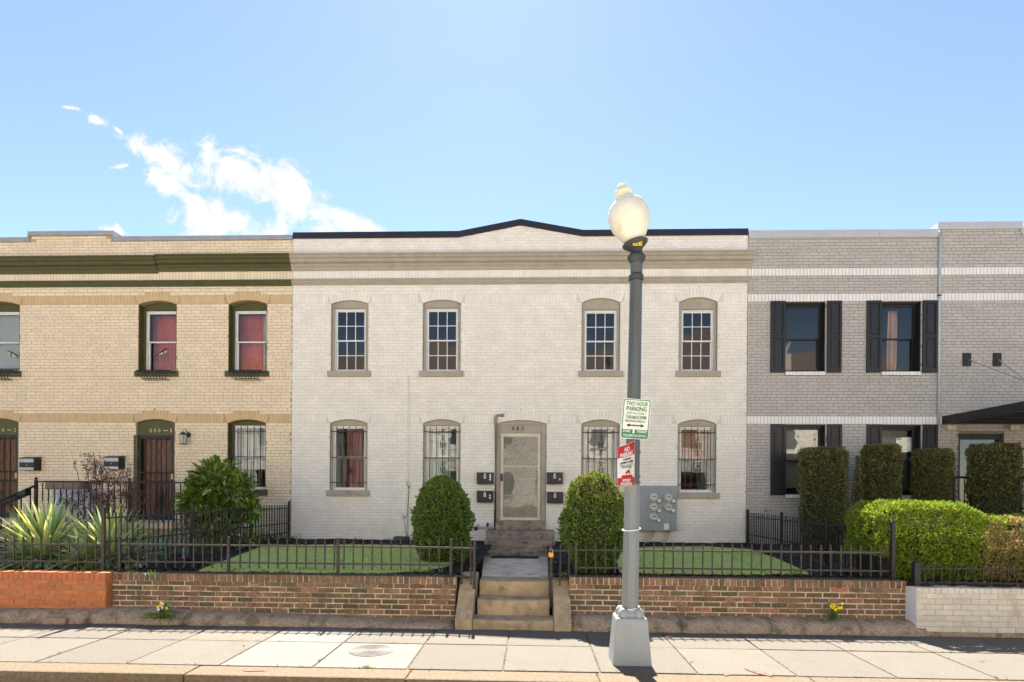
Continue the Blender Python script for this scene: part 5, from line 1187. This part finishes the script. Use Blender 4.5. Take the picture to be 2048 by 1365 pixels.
b = MB(); b.box(a.x - .02, c.x + .02, 12.48, 12.87, a.z, a.z + .03); b.build('lid', M['white'], q)
# meter-like vent low on the yellow wall
a = at(78, 1014, YF); q = MB(); ringbox(q, a.x - .05, a.x + .09, a.z - .04, a.z + .03, .012, YF - .02, YF - .0085); q.box(a.x - .037, a.x + .077, YF - .012, YF - .0085, a.z - .027, a.z + .017); tag(q.build('wall_vent', M['alu']), 'small metal vent low on the yellow wall behind the railing', 'vent')

# ------------------------------------------------------------------ things on the sidewalk
c = gd(743, 1301.5); t = MB(); t.lathe([(.235, -.05), (.235, .0045), (.225, .006)], c, 32); t = t.build('utility_cover', M['cast']); tag(t, 'round cast iron utility cover in the sidewalk', 'utility cover')
for k in range(5): q = MB(); r = .04 + k * .04; q.lathe([(r, .0055), (r, .010), (r + .014, .010), (r + .014, .0055)], c, 24); q.build('raised_ring', M['cast'], t)
c = gd(116, 1248); q = MB(); q.box(c.x - .16, c.x + .15, c.y - .07, c.y + .09, 0, .085); q = q.build('loose_block', M['rock'], bevel=.02); tag(q, 'loose broken block lying at the foot of the orange wall', 'stone')
c = at(803, 1076, 12.9); q = MB(); q.box(c.x - .14, c.x + .16, 12.72, 12.98, gz(c.x, 12.9) - .05, gz(c.x, 12.9) + .09); q = q.build('splash_block', M['dark_iron'], bevel=.02); tag(q, 'dark grey block at the foot of the white wall by the conduit', 'block')
# painted survey marks on the concrete
for n_, (pts, lab) in enumerate([([(1488, 1337), (1520, 1344), (1548, 1352), (1545, 1355), (1515, 1349), (1490, 1340)], 'faint pink spray mark on the sidewalk slab at the right'), ([(1444, 1349), (1456, 1347), (1462, 1351), (1452, 1354)], 'small pink spray dot near the curb at the right'), ([(486, 1341.2), (528, 1340), (530, 1343.5), (490, 1344.5)], 'pink spray mark on the curb below the bright slabs'), ([(1328, 1272), (1342, 1271), (1352, 1274), (1336, 1277)], 'dark pink spray mark beside the lamp pedestal')]):
    q = MB(); q.poly([(*gd(a, b).xy, .0075) for a, b in pts]); tag(q.build('paint_mark', mat('pink_spray', (.20, .06, .045), .9, .1, 20, col3=(.14, .122, .098), s3=40, t3=(.45, .55))), lab, 'paint mark')
mb = MB()
for k in range(1500):
    x = random.uniform(-9, 8); y = random.choice([YK - .01 - abs(random.gauss(0, .05)), YK - .01 - abs(random.gauss(0, .03)), random.uniform(5.76, 7.4) if random.random() < .35 else YK - .03, YC1 + random.gauss(0, .02), YJ + random.gauss(0, .008)])
    if random.random() < .25: x = XJ + PW * random.randrange(-8, 8) + random.gauss(0, .008); y = random.uniform(5.76, 7.4)
    a = random.uniform(0, 6.3); l = random.uniform(.004, .02) if random.random() < .85 else random.uniform(.02, .04); dx, dy = math.cos(a) * l, math.sin(a) * l
    mb.quad((x - dx, y - dy, .006), (x + dy * .3, y - dx * .3, .009), (x + dx, y + dy, .012), (x - dy * .3, y + dx * .3, .012))
o = mb.build('leaf_debris', mat('dry_debris', (.12, .08, .045), .9, .3, 20, isl=.5)); o['kind'] = 'stuff'; o['label'] = 'dry leaf bits scattered on the sidewalk'

# ------------------------------------------------------------------ plants
def rv():
    while True:
        v = Vector((random.uniform(-1, 1), random.uniform(-1, 1), random.uniform(-1, 1)))
        if .05 < v.length < 1: return v.normalized()
def leaf(mb, p, d, up, l, w):
    d = d.normalized(); s = d.cross(up)
    if s.length < 1e-3: s = d.cross(Vector((1, 0, 0)))
    s.normalize(); n = s.cross(d); m = p + d * l * .5 + n * l * .08
    mb.quad(p, m + s * w, p + d * l, m - s * w)
def globe_shrub(name, label, cat, base, hgt, rx, ry, mat_, n, shape, leafl=(.026, .05), up=.55, lump=.17, stems=6, core=.86, extra=None, group=None, flatness=0.35, cs=5):
    t = thing(name, label, cat, base, group); base = Vector(base)
    mb = MB(); ex_ = MB()
    def surf(u, a):                              # u 0..1 up, a angle -> radius factor
        return shape(u) * (1 + lump * noise.noise(Vector((math.cos(a) * 2.2, math.sin(a) * 2.2, u * hgt * 3.5))) + lump * .7 * noise.noise(Vector((math.cos(a) * cs, math.sin(a) * cs, u * hgt * 8 + 7))))
    for k in range(n):
        u = random.random() ** .9; a = random.uniform(0, 2 * math.pi)
        if random.random() < .10: u = 1 - random.random() ** 2 * .08
        r = surf(u, a) * (1 - abs(random.gauss(0, .05))) * (random.random() ** .5 if u > .965 else 1)
        p = base + Vector((math.cos(a) * rx * r, math.sin(a) * ry * r, u * hgt))
        nrm = Vector((math.cos(a), math.sin(a), max(0, u - .6) * 2.2)).normalized()
        d = nrm * .8 + Vector((0, 0, up)) + rv() * .65
        leaf(ex_ if extra and extra(p, u, a) else mb, p, d, (rv() + nrm).normalized(), random.uniform(*leafl), random.uniform(*leafl) * flatness)
    for k in range(n // 90):                      # stray shoots
        u = random.uniform(.12, .99); a = random.uniform(0, 2 * math.pi); r = surf(u, a); nrm = Vector((math.cos(a), math.sin(a), .4 + max(0, u - .6) * 3)).normalized()
        p0 = base + Vector((math.cos(a) * rx * r, math.sin(a) * ry * r, u * hgt)); d0 = (nrm + rv() * .4).normalized(); ln = random.uniform(.02, .075)
        for j in range(9): leaf(mb, p0 + d0 * ln * j / 9 + rv() * .006, d0 + rv() * .7, rv(), random.uniform(*leafl) * .8, random.uniform(*leafl) * flatness * .8)
    mb.build('foliage', M[mat_], t)
    if ex_.v: ex_.build('foliage', M['hedge_brown'] if mat_ == 'hedge' else M['arbor_lit'], t)
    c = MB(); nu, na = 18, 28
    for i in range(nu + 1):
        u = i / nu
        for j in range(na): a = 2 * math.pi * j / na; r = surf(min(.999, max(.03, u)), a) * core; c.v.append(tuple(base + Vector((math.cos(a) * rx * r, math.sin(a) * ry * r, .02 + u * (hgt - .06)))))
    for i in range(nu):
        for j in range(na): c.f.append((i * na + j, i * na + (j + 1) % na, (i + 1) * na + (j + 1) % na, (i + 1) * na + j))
    c.f.append(tuple(nu * na + j for j in range(na))); c.build('shade_core', M['twig'], t, smooth=True)  # opaque inner core, coloured dark for the shade inside the crown
    for k in range(stems):
        a = random.uniform(0, 6.3); q = MB(); b0 = base + Vector((math.cos(a) * .05, math.sin(a) * .05, -.05)); q.tube([b0, base + Vector((math.cos(a) * rx * .35, math.sin(a) * ry * .35, hgt * .16)), base + Vector((math.cos(a) * rx * .5, math.sin(a) * ry * .5, hgt * .4))], [.018, .014, .008], 5); q.build('stem', M['bark'], t)
    return t
def egg(u): return (.70 + .30 * min(1, u / .28)) * math.sqrt(max(.0, 1 - max(0, (u - .30) / .70) ** 2.5))
c = gd(884, 1120, .63); zt_ = at(882, 953, c.y).z
globe_shrub('arborvitae', 'dense dark green rounded arborvitae left of the path', 'shrub', (c.x, c.y, gz(c.x, c.y) - .02), zt_ - .60, .445, .42, 'arbor', 15000, egg)
c = gd(1188, 1143, .62); zt_ = at(1190, 944, c.y).z
def stemmy(u): return min(1, (.34 + 1.9 * u) if u < .35 else 1) * math.sqrt(max(.0, 1 - max(0, (u - .38) / .62) ** 2.4))
globe_shrub('arborvitae', 'rounded arborvitae with lit bronzed top and bare stems right of the path', 'shrub', (c.x + .0, c.y, gz(c.x, c.y) - .02), zt_ - .60, .45, .42, 'arbor', 15000, stemmy, extra=lambda p, u, a: u > .80 - random.random() * .16, stems=11)
def yewshape(k):
    def f(u): return min(1.0, .72 + u * .8) * (1 if u < .93 else max(.2, 1 - ((u - .93) / .07) ** 2 * .18))
    return f
def square(rx, ry):
    return None
for px0, px1, pt, Yy, lab in ((1597, 1697, 896, 12.15, 'tall clipped yew column nearest the white house'), (1723, 1801, 891, 12.15, 'clipped yew column between the two grey house windows'), (1826, 1905, 899, 12.2, 'clipped yew column with a sloping lower side left of the glass door'), (1937, 2041, 889, 11.9, 'broad clipped yew column hiding the glass door')):
    c = at((px0 + px1) / 2, 960, Yy); w = at(px1, 960, Yy).x - at(px0, 960, Yy).x; z1 = at((px0 + px1) / 2, pt, Yy).z
    def sh(u, q=px0): return min(1.0, .74 + u * .75) * (1 if u < .95 else 1 - (u - .95) * 1.6)
    t = globe_shrub('yew_column', lab, 'shrub', (c.x, Yy, gz(c.x, Yy) - .02), z1 - gz(c.x, Yy), w * .425, w * .38, 'yew', 12000, sh, leafl=(.03, .06), up=.15, lump=.17, stems=3, core=.86, group='clipped yews before the grey house', flatness=.3)
c = at(1715, 960, 12.1); globe_shrub('yew_sprig', 'thin young yew shoot standing between two yew columns', 'shrub', (c.x, 12.1, .6), at(1714, 915, 12.1).z - .6, .10, .09, 'yew', 1300, lambda u: max(.15, math.sin(math.pi * min(1, u * .9 + .2)) ** .6), lump=.2, stems=1, core=.5)

# hedge on the right
HX0, HX1, HY0, HY1 = at(1738, 1050, 8.2).x, 12.6, 7.93, 8.85
def htop(x):
    a = at(1900, 1000, 8.2).x; t = min(1, max(0, (x - a) / .45)); t = t * t * (3 - 2 * t)
    z = 1.60 - .19 * t; e = x - HX0
    return z - (.16 * (1 - min(1, e / .22)) ** 2 if e < .22 else 0)
hg = thing('hedge', 'bright yellow-green clipped hedge stepping down to the right behind the white wall', 'hedge', (HX0 + 2, 8.4, .6))
ha, hb_ = MB(), MB()
def hpt(kind):
    x = random.uniform(HX0, 10.2) if random.random() < .93 else random.uniform(10.2, HX1)
    if kind == 'top': y = random.uniform(HY0, HY1); e = min(y - HY0, HY1 - y); z = htop(x) - .06 * (1 - min(1, e / .12)) ** 2; n = Vector((0, (-.6 if y - HY0 < .12 else .0), 1))
    elif kind == 'front': y = HY0; z = random.uniform(.62, htop(x) - .06); n = Vector((0, -1, .25))
    else: x = HX0; y = random.uniform(HY0, HY1); z = random.uniform(.62, htop(HX0 + .05) - .02); n = Vector((-1, 0, .25))
    return x, y, z, n
for k in range(56000):
    r = random.random(); kind = 'top' if r < .36 else ('front' if r < .95 else 'side'); x, y, z, n = hpt(kind)
    q = .055 * noise.noise(Vector((x * 3, y * 3, z * 3))) + .05 * noise.noise(Vector((x * 8, y * 8, z * 8)))
    hole = noise.noise(Vector((x * 2.6 + 5, 3, z * 2.6)))
    if kind == 'front' and hole > .40 and random.random() < .75: continue
    p = Vector((x, y, z)) + n.normalized() * (q - abs(random.gauss(0, .03)))
    if HX0 < 4.62 and p.x < 4.63 and p.z < .9: continue
    br = noise.noise(Vector((x * 1.1 - 3.2, 0, z * 1.6 + 1.0))) + .35 * noise.noise(Vector((x * 5, y * 5, z * 5)))
    brown = x > 5.75 and z < 1.42 and br > -.10 + max(0, 6.4 - x) * .4 and random.random() < .68 or random.random() < .03
    d = n.normalized() * .8 + Vector((0, 0, .45)) + rv() * .7
    leaf(hb_ if brown else ha, p, d, (rv() + n).normalized(), random.uniform(.026, .05), random.uniform(.009, .015))
ha.build('foliage', M['hedge'], hg); hb_.build('browned_foliage', M['hedge_brown'], hg)
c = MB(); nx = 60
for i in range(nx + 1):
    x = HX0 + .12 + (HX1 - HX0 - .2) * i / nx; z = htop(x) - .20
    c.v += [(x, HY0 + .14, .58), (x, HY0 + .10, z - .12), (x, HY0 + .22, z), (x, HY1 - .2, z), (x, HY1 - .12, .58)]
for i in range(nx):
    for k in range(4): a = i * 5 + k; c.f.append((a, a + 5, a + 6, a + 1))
c.f.append((0, 1, 2, 3, 4)); c.build('shade_core', M['twig'], hg)  # solid core, the hedge's inner shade put into its dark colour

# large-leaved evergreen in front of the yellow house
def leaf_mesh(name, l, w, m, droop=.15, n=4, fold=.25):
    b = MB()
    for k in range(n + 1):
        t = k / n; ww = w * math.sin(math.pi * min(1, t * .92 + .06)) ** .8; z = -droop * l * t * t
        b.v += [(-ww, t * l, z + ww * fold), (0, t * l, z), (ww, t * l, z + ww * fold)]
    for k in range(n):
        a = k * 3; b.f += [(a, a + 1, a + 4, a + 3), (a + 1, a + 2, a + 5, a + 4)]
    return unit(b, name, m, True)
c = gd(440, 1085, .64); Ya = 11.35; ca = at(438, 1000, Ya); au = thing('aucuba_bush', 'big leafy evergreen bush with glossy yellow-green leaves before the yellow house', 'bush', (ca.x, Ya, gz(ca.x, Ya)))
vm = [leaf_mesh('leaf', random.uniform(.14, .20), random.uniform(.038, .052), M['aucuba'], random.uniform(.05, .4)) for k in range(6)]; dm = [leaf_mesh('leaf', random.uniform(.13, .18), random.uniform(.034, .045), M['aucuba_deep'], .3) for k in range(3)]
blobs = [(at(432, 966, Ya), .42), (at(408, 1000, Ya), .38), (at(464, 990, Ya), .42), (at(440, 1035, Ya), .36), (at(395, 1015, Ya), .26), (at(498, 1020, Ya), .20)]
deep = MB(); nl = 0
for k in range(1900):
    c, r = random.choices(blobs, [b_[1] ** 2 for b_ in blobs])[0]; d = rv()
    if d.y > .45: continue
    p = c + Vector((d.x * r, d.y * r * .8, d.z * r)) * random.uniform(.82, 1.06)
    if p.z < .75 or any((p - c2).length < r2 * .78 for c2, r2 in blobs): continue
    dr = (d + Vector((0, -.15, .1)) + rv() * .5).normalized(); q = dr.to_track_quat('Y', 'Z').to_euler(); q.rotate_axis('Y', random.uniform(-.8, .8))
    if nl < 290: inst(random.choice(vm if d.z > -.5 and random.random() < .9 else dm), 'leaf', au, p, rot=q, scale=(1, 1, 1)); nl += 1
    else: break
for k in range(4200):
    c, r = random.choices(blobs, [b_[1] ** 2 for b_ in blobs])[0]; d = rv(); p = c + Vector((d.x * r, d.y * r * .8, d.z * r)) * random.uniform(.5, .95)
    if p.z > .72: leaf(deep, p, d + rv() * .8 + Vector((0, -.2, 0)), Vector((0, 0, 1)), random.uniform(.10, .17), random.uniform(.024, .038))
o = deep.build('inner_leaves', M['aucuba'], au); o['kind'] = 'stuff'
for k in range(7):
    a = ca + Vector((random.uniform(-.15, .2), 0, 0)); q = MB(); e = random.choice(blobs)[0]; q.tube([(a.x, Ya + random.uniform(-.1, .1), .6), (a.x * .6 + e.x * .4, Ya, .95), (e.x, Ya, e.z)], [.02, .016, .008], 5); q.build('stem', M['bark'], au)
low = MB()
for k in range(1500):
    x = ca.x + random.gauss(.1, .38); y = Ya + random.gauss(-.1, .25); z = random.uniform(.62, 1.0); leaf(low, Vector((x, y, z)), rv() + Vector((0, -.2, .2)), Vector((0, 0, 1)), random.uniform(.06, .11), random.uniform(.012, .02))
o = low.build('lower_leaves', M['aucuba'], au); o['kind'] = 'stuff'

mb = MB()
for P in (PL, PR):                                # bits of mulch and leaf blown onto the lawns
    xs = [p.x for p in P]; ys = [p.y for p in P]
    for k in range(170):
        q = random.randrange(len(P)); f = random.random(); e = P[q].lerp(P[q - 1], f); cx_, cy_ = sum(xs) / len(xs), sum(ys) / len(ys); t_ = random.random() ** 3 * .8
        x, y = e.x + (cx_ - e.x) * t_, e.y + (cy_ - e.y) * t_; z = gz(x, y) + .04; a = random.uniform(0, 6.3); l = random.uniform(.01, .035); dx, dy = math.cos(a) * l, math.sin(a) * l
        mb.quad((x - dx, y - dy, z), (x + dy * .4, y - dx * .4, z + .006), (x + dx, y + dy, z + .004), (x - dy * .4, y + dx * .4, z + .008))
o = mb.build('lawn_litter', M['chips']); o['kind'] = 'stuff'; o['label'] = 'dark bits of mulch and leaf blown onto the lawns'
# yuccas
def blade_mesh(l, w, m, curve, n=6):
    b = MB()
    for k in range(n + 1):
        t = k / n; ww = w * (1 - t ** 3) * (.55 + .45 * min(1, t * 4)) + .002; z = -curve * l * t * t
        b.v += [(-ww, t * l, z + ww * .45), (0, t * l, z), (ww, t * l, z + ww * .45)]
    for k in range(n):
        a = k * 3; b.f += [(a, a + 1, a + 4, a + 3), (a + 1, a + 2, a + 5, a + 4)]
    return unit(b, 'leaf', m, True)
def yucca(px, py, Y, label, n, l, group, mats=('yucca', 'yucca', 'yucca_blue')):
    c = at(px, py, Y); base = Vector((c.x, Y, gz(c.x, Y))); t = thing('yucca', label, 'yucca', base, group)
    V = [[blade_mesh(l * random.uniform(.8, 1.15), random.uniform(.024, .036), M[m], cu) for m in mats] for cu in (.02, .08, .25, .5)]
    for k in range(n):
        f = (k + .5) / n; el = R(80 - 84 * f ** .8) + random.gauss(0, .07); az = k * 2.39996 + random.gauss(0, .2)
        v = V[0 if f < .35 else (1 if f < .6 else (2 if f < .8 else 3))]; d = Vector((math.cos(az) * math.cos(el), math.sin(az) * math.cos(el), math.sin(el)))
        q = d.to_track_quat('Y', 'Z').to_euler(); inst(random.choice(v[:2] if f < .6 else v), 'leaf', t, base + Vector((0, 0, .06 + .12 * (1 - f))) + d * .02, rot=q)
    q = MB(); q.lathe([(.06, -.05), (.05, .08), (.035, .16), (.01, .18)], base, 8); q.build('stem', M['bark'], t)
yucca(92, 1120, 8.5, 'spiky yucca with a few yellowed leaves at the left edge', 170, .74, 'yuccas behind the orange wall')
yucca(222, 1120, 8.5, 'spiky grey-green yucca beside the tall corner fence post', 160, .72, 'yuccas behind the orange wall')
for px, py, Y, l, wh in ((45, 1135, 8.35, .34, 'at the left edge'), (160, 1138, 8.35, .36, 'between the two big yuccas'), (255, 1130, 8.45, .34, 'right of the tall corner post')):
    yucca(px, py, Y, 'low floppy grey-green yucca ' + wh, 48, l * 1.25, 'young yucca offsets along the low fence', ('yucca_blue', 'yucca', 'yucca_blue'))
# strappy blue-green bulbs with orange flowers
def tuft(name, px, py, Y, label, n, l, w, m, cat, group=None, fl=None, fn=0, spread=.2, sub=False):
    c = at(px, py, Y); base = Vector((c.x, Y, gz(c.x, Y))); t = thing(name, label, cat, base, group); b = MB()
    for k in range(n):
        az = random.uniform(0, 6.3); el = R(random.uniform(25, 88)); ll = l * random.uniform(.6, 1.1); p = base + Vector((random.gauss(0, spread), random.gauss(0, spread * .6), 0)); d = Vector((math.cos(az) * math.cos(el), math.sin(az) * math.cos(el), math.sin(el)))
        s = d.cross(Vector((0, 0, 1))); s = s.normalized() if s.length > .01 else Vector((1, 0, 0)); prev = None
        for j in range(5):
            f = j / 4; q = p + d * ll * f + Vector((0, 0, -.35 * ll * f * f * math.cos(el))); ww = w * (1 - f * f) + .0012
            cur = (q - s * ww, q + s * ww)
            if prev: b.quad(prev[0], prev[1], cur[1], cur[0])
            prev = cur
    b.build('leaves', M[m], t)
    for k in range(fn):
        p = base + Vector((random.gauss(0, spread * 1.1), random.gauss(0, spread * .5), l * random.uniform(.8, 1.15))); q = MB()
        q.tube([(p.x + random.uniform(-.03, .03), p.y, base.z), tuple(p)], .004, 4); q.build('flower_stalk', M['sprout'], t)
        q = MB()
        for j in range(6): a = j * math.pi / 3; leaf(q, p, Vector((math.cos(a), -.5, math.sin(a))), Vector((0, -1, 0)), .032, .011)
        q.lathe([(.008, 0), (.012, .015), (.009, .03)], p + Vector((0, -.012, 0)), 6, Matrix.Rotation(R(90), 3, 'X')); q.build('flower', M[fl], t)
    return t
for px, Y, lab in ((292, 9.5, 'blue-green strappy bulb plants with orange flowers near the carved door'), (330, 10.0, 'blue-green strappy bulb plants with few flowers beside the porch step')):
    tuft('bulb_plants', px, 1105, Y, lab, 150, .46, .011, 'yucca_blue', 'plant', fl='petal_orange', fn=4, spread=.2)
tuft('lily_turf', 530, 1075, 12.5, 'dark strappy grass clump in the corner at the white house', 170, .24, .006, 'aucuba_deep', 'plant', spread=.28)
tuft('ground_ivy', 190, 1140, 8.15, 'low light green weeds behind the end of the orange wall', 160, .10, .012, 'weed', 'weed', spread=.24)
# sprouting bulbs in the mulch
for k, (px, py) in enumerate([(600, 1140), (612, 1142), (622, 1140), (640, 1143), (655, 1141), (560, 1144), (525, 1145), (500, 1144), (470, 1143), (833, 1143), (860, 1144), (880, 1144), (690, 1139), (420, 1108), (438, 1104), (585, 1083), (650, 1080), (712, 1084), (780, 1086), (300, 1148), (265, 1146), (1530, 1146), (1590, 1148), (1575, 1104), (1720, 1143)]):
    c = gd(px, py, .61)
    tuft('bulb_sprout', px, py, c.y, 'small tuft of green bulb sprouts coming up in the black mulch', 12, .095, .006, 'sprout', 'plant', group='bulb sprouts in the mulch', spread=.035)
# purple nandina
Yn = 10.9; nb_ = at(190, 1050, Yn); nd = thing('nandina_bush', 'sparse purple-brown nandina bush with bare stems before the porch', 'bush', (nb_.x, Yn, gz(nb_.x, Yn)))
tips = [(187, 905), (172, 930), (200, 925), (150, 925), (215, 950), (240, 945), (255, 940), (262, 985), (285, 985), (135, 1000), (155, 1010), (180, 960), (230, 985), (205, 985), (270, 960), (290, 1000)]
lv = MB()
for k, (px, py) in enumerate(tips):
    e = at(px, py, Yn + random.uniform(-.25, .25)); b0 = Vector((nb_.x + random.gauss(.05, .14) + (e.x - nb_.x) * .25, Yn + random.uniform(-.1, .1), .58)); m1 = b0.lerp(e, .5) + Vector((random.gauss(0, .03), 0, .06))
    q = MB(); q.tube([b0, m1, e], [.012, .010, .004], 5); q.build('stem', M['bark'], nd)
    for j in range(16):
        f = random.uniform(.4, 1); o_ = (m1.lerp(e, f * 2 - 1) if f > .5 else b0.lerp(m1, f * 2)); d = (rv() + Vector((0, 0, .3))).normalized(); ee = o_ + d * random.uniform(.08, .20)
        lv.tube([o_, ee], .0025, 3, cap=False)
        for i_ in range(15): p = o_.lerp(ee, random.uniform(.3, 1.05)) + rv() * .03; leaf(lv, p, rv() + d * .6, rv(), random.uniform(.022, .045), random.uniform(.006, .010))
for k in range(2200):
    px, py = random.choice([(185, 930, ), (205, 950), (265, 985), (140, 1005), (240, 955)]); c = at(px, py, Yn); p = c + Vector((random.gauss(0, .13), random.gauss(0, .12), random.gauss(0, .09))); leaf(lv, p, rv(), rv(), random.uniform(.02, .04), .008)
o = lv.build('leaves', M['nandina'], nd); o['kind'] = 'stuff'
# weeds growing out of the plinth
def weed(px, py, Y, label, hgt, wid, fl, fn, z=None, m='weed', nlf=240, skirt=0):
    c = at(px, py, Y); base = Vector((c.x, Y, c.z)); t = thing('flowering_weed', label, 'weed', base); b = MB()
    for k in range(nlf):
        u = random.random(); p = base + Vector((random.gauss(0, wid * (.35 + .5 * u)), -.02 - abs(random.gauss(0, wid * .4)), u * hgt)); leaf(b, p, rv() + Vector((0, -.3, .5)), rv(), random.uniform(.02, .045), random.uniform(.005, .009))
    for k in range(skirt):
        p = base + Vector((random.gauss(0, wid * 2.2), -.06 - abs(random.gauss(0, .05)), random.uniform(0, .07))); p.z = max(p.z, .01); leaf(b, p, rv() + Vector((0, -.3, .7)), rv(), random.uniform(.02, .05), random.uniform(.004, .008))
    b.build('leaves', M[m], t)
    for k in range(6): q = MB(); q.tube([base + Vector((0, .01, -.02)), base + Vector((random.gauss(0, wid * .3), -.03, hgt * .5)), base + Vector((random.gauss(0, wid * .6), -.05, hgt))], .0035, 4); q.build('stem', M['sprout'], t)
    for k in range(fn):
        p = base + Vector((random.gauss(0, wid * .6), -.06 - random.random() * .05, hgt * random.uniform(.65, 1.1))); q = MB()
        for j in range(7): a = j * 2 * math.pi / 7; leaf(q, p, Vector((math.cos(a), -.35, math.sin(a))), Vector((0, -1, 0)), .024, .009)
        q.build('flower', M[fl[k % len(fl)]], t)
weed(331, 1236, 7.44, 'leafy weed with pale flowers growing from the plinth under the left brown wall', .19, .06, ['petal_yellow', 'petal_pale'], 7, nlf=330, skirt=380)
weed(1664, 1240, 7.5, 'weed with yellow daisy flowers growing from the plinth under the right brown wall', .2, .075, ['petal_yellow'], 11, nlf=330)
weed(735, 1340, 5.78, 'tiny dry weed in the joint at the curb below the cover', .03, .05, ['petal_yellow'], 0, nlf=60)
weed(360, 1337, 5.80, 'flat green weed along the curb joint at the left', .025, .08, ['petal_yellow'], 0, nlf=90)

# ------------------------------------------------------------------ houses across the street, seen mirrored in the panes
def far_house(x0, x1, m, ridge, eave, label):
    yf = -11.0; t = thing('house', label, 'house', ((x0 + x1) / 2, yf, 0), 'houses across the street')
    b = MB(); b.box(x0, x1, yf - 9, yf, 0, eave); b.build('wall', M[m], t)
    b = MB(); ym = yf - 4.5
    b.extr([(yf + .35, eave + .01), (ym, ridge), (yf - 9.35, eave + .01)], x0 - .1, x1 + .1); b.build('roof', M['shingle'], t)
    b = MB(); b.box(x0 + .02, x1 - .02, yf + .36, yf + .46, eave - .12, eave + .06); b.build('gutter', M['white'], t)
    b = MB(); b.box(x0 - .03, x1 + .03, yf - .01, yf + .04, 0, .85); b.build('foundation', M['rock'], t)
    b = MB()
    for k in range(int((eave - .9) / .2)): z = .86 + k * .2; b.quad((x1, yf + .035, z), (x0, yf + .035, z), (x0, yf + .005, z + .2), (x1, yf + .005, z + .2)); b.quad((x0, yf + .035, z), (x1, yf + .035, z), (x1, yf + .001, z), (x0, yf + .001, z))
    o = b.build('siding_boards', M[m], t); o['kind'] = 'stuff'
    for k in range(4): b = MB(); xm = (x0 + x1) / 2; b.box(xm - .8, xm + .8, yf + .05, yf + .5 + (3 - k) * .3, k * .16 + .001, (k + 1) * .16); b.build('step', M['step'], t)
    n = 3
    for z in (1.4, 4.4):
        for k in range(n):
            xc = x0 + (x1 - x0) * (k + .5) / n
            if z < 2 and k == 1:
                q = MB(); q.box(xc - .5, xc + .5, yf + .036, yf + .07, .66, 2.8); q.build('door', M['curtain_dark'], t)
                q = MB(); q.box(xc - .9, xc + .9, yf + .05, yf + 1.5, 3.0, 3.25); q.build('porch_roof', M['white'], t); continue
            q = ringbox(MB(), xc - .6, xc + .6, z, z + 1.7, .12, yf + .036, yf + .08); w = q.build('window', M['white'], t)
            q = MB(); q.quad((xc + .48, yf + .045, z + .12), (xc - .48, yf + .045, z + .12), (xc - .48, yf + .045, z + 1.58), (xc + .48, yf + .045, z + 1.58)); q.build('pane', M['dark_iron'], w)
far_house(-22, -12.2, 'siding2', 11.3, 8.2, 'grey sided house across the street, mirrored in the left windows')
far_house(-12, -3.2, 'siding', 12.2, 8.6, 'cream house across the street, mirrored left of the mesh door')
far_house(-3, 5.4, 'siding', 11.6, 8.2, 'cream house across the street, mirrored in the mesh door')
far_house(5.6, 14, 'siding2', 12.8, 8.4, 'grey sided house across the street, mirrored in the meter side windows')
far_house(14.2, 23, 'siding', 11.5, 8.4, 'cream house across the street, mirrored in the grey house windows')
